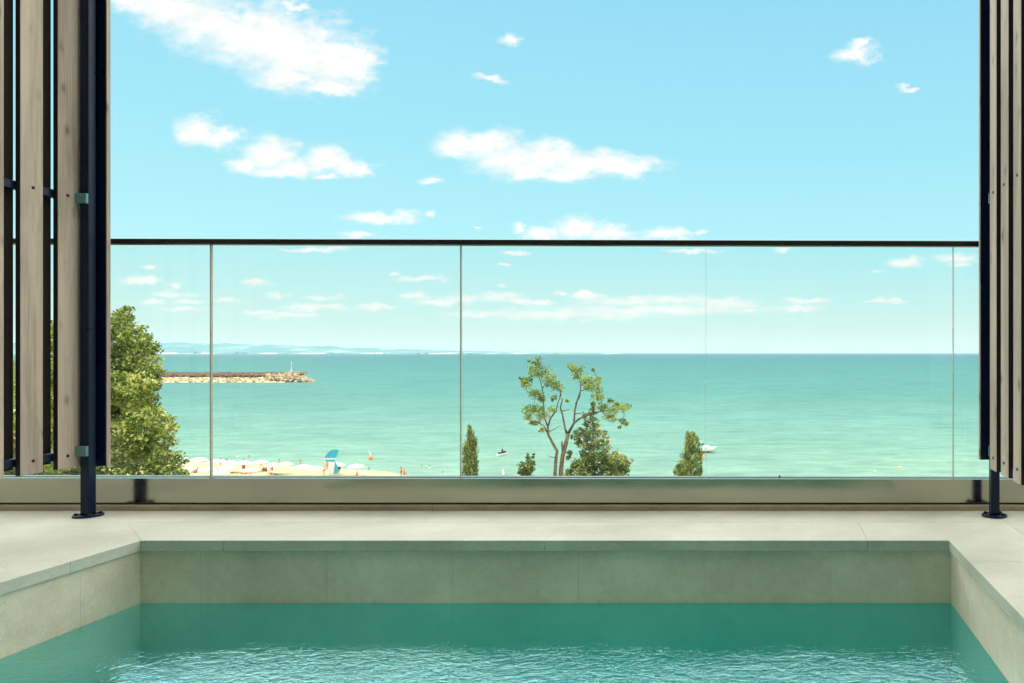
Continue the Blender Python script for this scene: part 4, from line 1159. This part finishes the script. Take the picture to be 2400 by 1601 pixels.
panel([(406, 325), (420, 350), (440, 400), (455, 440), (440, 500), (384, 500), (394, 402)], 'side_cloth', M['cyan_cloth'], 0)
q0 = W(720 + 300 / 6.187, 1030 + 500 / 6.187, d); q1 = W(720 + 246 / 6.187, 1030 + 290 / 6.187, d); q2 = W(720 + 456 / 6.187, 1030 + 146 / 6.187, d)
o = MB().tube([(q0.x, d + 0.12, q0.z - 0.6), (q1.x, d + 0.12, q1.z), W(720 + 300/6.187, 1030 + 192/6.187, d) + Vector((0, .12, 0)), (q2.x, d + 0.12, q2.z)], [0.04, 0.035, 0.03, 0.02], 8).build('mast', M['pole'], bn); o.matrix_parent_inverse = inv

def sea_at(x, y): 
    d = (EYE - SEA) * F / (y - VY); return Vector(((x - VX) * d / F, d, SEA))
b = tag(empty('flag_buoy', sea_at(869, 1077)), 'orange buoy with a slanting white flag floating off the beach', 'buoy')
MB().lathe([(0.1, -0.2), (0.36, 0.0), (0.46, 0.25), (0.40, 0.5), (0.2, 0.68), (0.06, 0.74)], 16).build('float', M['orange'], b, smooth=True)
MB().tube([(0, 0, 0.7), (-0.24, 0, 1.3), (-0.5, 0, 1.95)], 0.035, 8).build('mast', M['white_gel'], b)
MB().add([(-0.02, .04, 0.85), (0.16, .02, 0.98), (0.02, .05, 1.3), (-0.44, .03, 1.85), (-0.02, .07, 0.85), (0.16, .05, 0.98), (0.02, .08, 1.3), (-0.44, .06, 1.85)], [(0,1,2,3),(7,6,5,4),(0,4,5,1),(1,5,6,2),(2,6,7,3),(3,7,4,0)]).build('flag', M['white_cloth'], b)
def ball_buoy(x, y, r, mat, label, group=None):
    b = tag(empty('buoy', sea_at(x, y)), label, 'buoy', group)
    MB().lathe([(0.3 * r, -0.6 * r), (0.85 * r, -0.2 * r), (r, 0.3 * r), (0.8 * r, 0.85 * r), (0.3 * r, 1.15 * r), (0.12 * r, 1.2 * r)], 14).build('float', mat, b, smooth=True)
    MB().lathe([(0.1 * r, 1.19 * r), (0.16 * r, 1.3 * r), (0.1 * r, 1.5 * r), (0.03 * r, 1.55 * r)], 8).build('lifting_eye', M['bolt'], b)
ball_buoy(2108, 1096, 0.26, M['yellow'], 'yellow buoy on the open sea, upper right one of two near the right edge', 'small yellow buoys at the right')
ball_buoy(2051, 1106, 0.24, M['yellow'], 'yellow buoy on the open sea, lower left one of two near the right edge', 'small yellow buoys at the right')
ball_buoy(1647, 1073, 0.42, M['orange'], 'orange buoy beside the blunt-topped cypress, below the motorboat')
b = tag(empty('marker_buoy', sea_at(1179, 1112)), 'small white cone-shaped marker buoy below the jet ski', 'buoy')
MB().lathe([(0.2, -0.2), (0.26, 0.0), (0.22, 0.25), (0.10, 0.75), (0.04, 0.85)], 14).build('float', M['white_gel'], b, smooth=True)
MB().lathe([(0.03, 0.85), (0.07, 0.9), (0.03, 0.98)], 8).build('top_mark', M['pole'], b)

def hull_mesh(stations, keel):
    """stations along X: (x, half width, deck height, chine height)"""
    vs, fs = [], []
    for i, (x, w, zd, zc) in enumerate(stations):
        f = max(0.0, (i / (len(stations) - 1.0) - 0.5) / 0.5)
        kz = keel + (zd - 0.08 - keel) * f ** 2.2; zc = max(zc, kz + 0.02)
        vs += [(x, -w, zd), (x, -w * 0.82, zc), (x, 0, kz), (x, w * 0.82, zc), (x, w, zd)]
    n = 5
    for i in range(len(stations) - 1):
        for k in range(4): fs.append((i*n+k, i*n+k+1, (i+1)*n+k+1, (i+1)*n+k))
        fs.append((i*n, (i+1)*n, (i+1)*n+4, i*n+4))
    fs.append((0, 4, 3, 2, 1)); e = (len(stations) - 1) * n; fs.append((e, e+1, e+2, e+3, e+4))
    return MB().add(vs, fs)
js = tag(empty('jet_ski', sea_at(1177, 1067.5), math.radians(66)), 'dark and white jet ski lying on the pale green sea', 'jet ski')
hull_mesh([(-1.3, 0.45, 0.42, 0.1), (-0.3, 0.5, 0.45, 0.1), (0.6, 0.46, 0.5, 0.12), (1.2, 0.28, 0.55, 0.2), (1.6, 0.04, 0.6, 0.42)], -0.25).build('hull', M['white_gel'], js, bevel=0.03)
MB().prism([(-1.1, -0.2), (0.3, -0.2), (0.45, 0), (0.3, 0.2), (-1.1, 0.2)], 0.45, 0.8).build('seat', M['black_gel'], js, bevel=0.06)
hull_mesh([(0.2, 0.36, 0.75, 0.5), (0.7, 0.32, 0.95, 0.52), (1.3, 0.16, 0.72, 0.55)], 0.45).build('hood', M['black_gel'], js, bevel=0.03)
MB().tube([(0.35, -0.38, 1.05), (0.45, 0, 1.0), (0.35, 0.38, 1.05)], 0.03, 8).build('handlebar', M['bolt'], js)
jl = sea_at(1177, 1067.5)
rider = person((jl.x, jl.y + 0.1, SEA + 0.62), 'sit', skin=1, hair=0, suit='black', shirt='black', label='person in black riding the jet ski', rz=math.radians(156), group=None)

mbp = sea_at(1650, 1060)
bo = tag(empty('motorboat', mbp, math.radians(-14)), 'white motorboat with a light arch, half hidden by the blunt-topped cypress', 'boat')
hull_mesh([(-2.6, 1.0, 0.95, 0.25), (-1.0, 1.15, 0.95, 0.22), (1.0, 1.05, 1.1, 0.3), (2.2, 0.6, 1.3, 0.55), (3.1, 0.05, 1.5, 1.0)], -0.3).build('hull', M['white_gel'], bo, bevel=0.03)
hull_mesh([(-2.62, 1.0, 0.34, 0.1), (-1.0, 1.13, 0.30, 0.1), (0.9, 1.02, 0.34, 0.12), (1.9, 0.6, 0.42, 0.25)], -0.28).build('boot_stripe', M['black_gel'], bo)
hull_mesh([(-0.4, 0.75, 1.5, 1.0), (0.6, 0.7, 1.55, 1.05), (1.5, 0.35, 1.25, 1.12)], 0.95).build('cabin', M['white_gel'], bo, bevel=0.03)
MB().prism([(-0.39, -0.72), (-0.2, -0.7), (-0.2, 0.7), (-0.39, 0.72)], 1.51, 1.95).build('windscreen', M['pane'], bo)
for y_ in (0.0,):
    MB().tube([(-0.9, -0.95, 0.9), (-0.75, -0.9, 2.0), (-0.6, -0.6, 2.55), (-0.6, 0.6, 2.55), (-0.75, 0.9, 2.0), (-0.9, 0.95, 0.9)], 0.045, 8).build('arch', M['white_gel'], bo)
MB().lathe([(0.22, 0.2), (0.24, 0.9), (0.2, 1.25), (0.1, 1.35)], 10, (-2.85, 0, 0)).build('outboard_motor', M['black_gel'], bo)

# ------------------------------------------------------------------ air
t = bpy.data.materials.new('haze_air'); t.use_nodes = True
nt = t.node_tree; nt.nodes.clear()
out = nt.nodes.new('ShaderNodeOutputMaterial'); pv = nt.nodes.new('ShaderNodeVolumePrincipled')
pv.inputs['Color'].default_value = (0.72, 0.95, 1.0, 1); pv.inputs['Density'].default_value = 2.6e-5
pv.inputs['Anisotropy'].default_value = 0.0
nt.links.new(pv.outputs[0], out.inputs['Volume'])
hz = MB().box(-R*1.61, R*1.61, -420, R + 50, SEA - 6, 330).build('haze', t)
tag(hz, kind='stuff')

# ------------------------------------------------------------------ render settings
S.view_settings.view_transform = 'Standard'; S.view_settings.look = 'None'
S.view_settings.exposure = 0.0; S.view_settings.gamma = 1.0
cy = S.cycles
cy.max_bounces = 8; cy.diffuse_bounces = 3; cy.glossy_bounces = 4; cy.transmission_bounces = 4; cy.transparent_max_bounces = 24; cy.volume_bounces = 0
cy.sample_clamp_indirect = 6.0
cy.use_denoising = True
try: cy.denoiser = 'OPENIMAGEDENOISE'
except Exception: pass
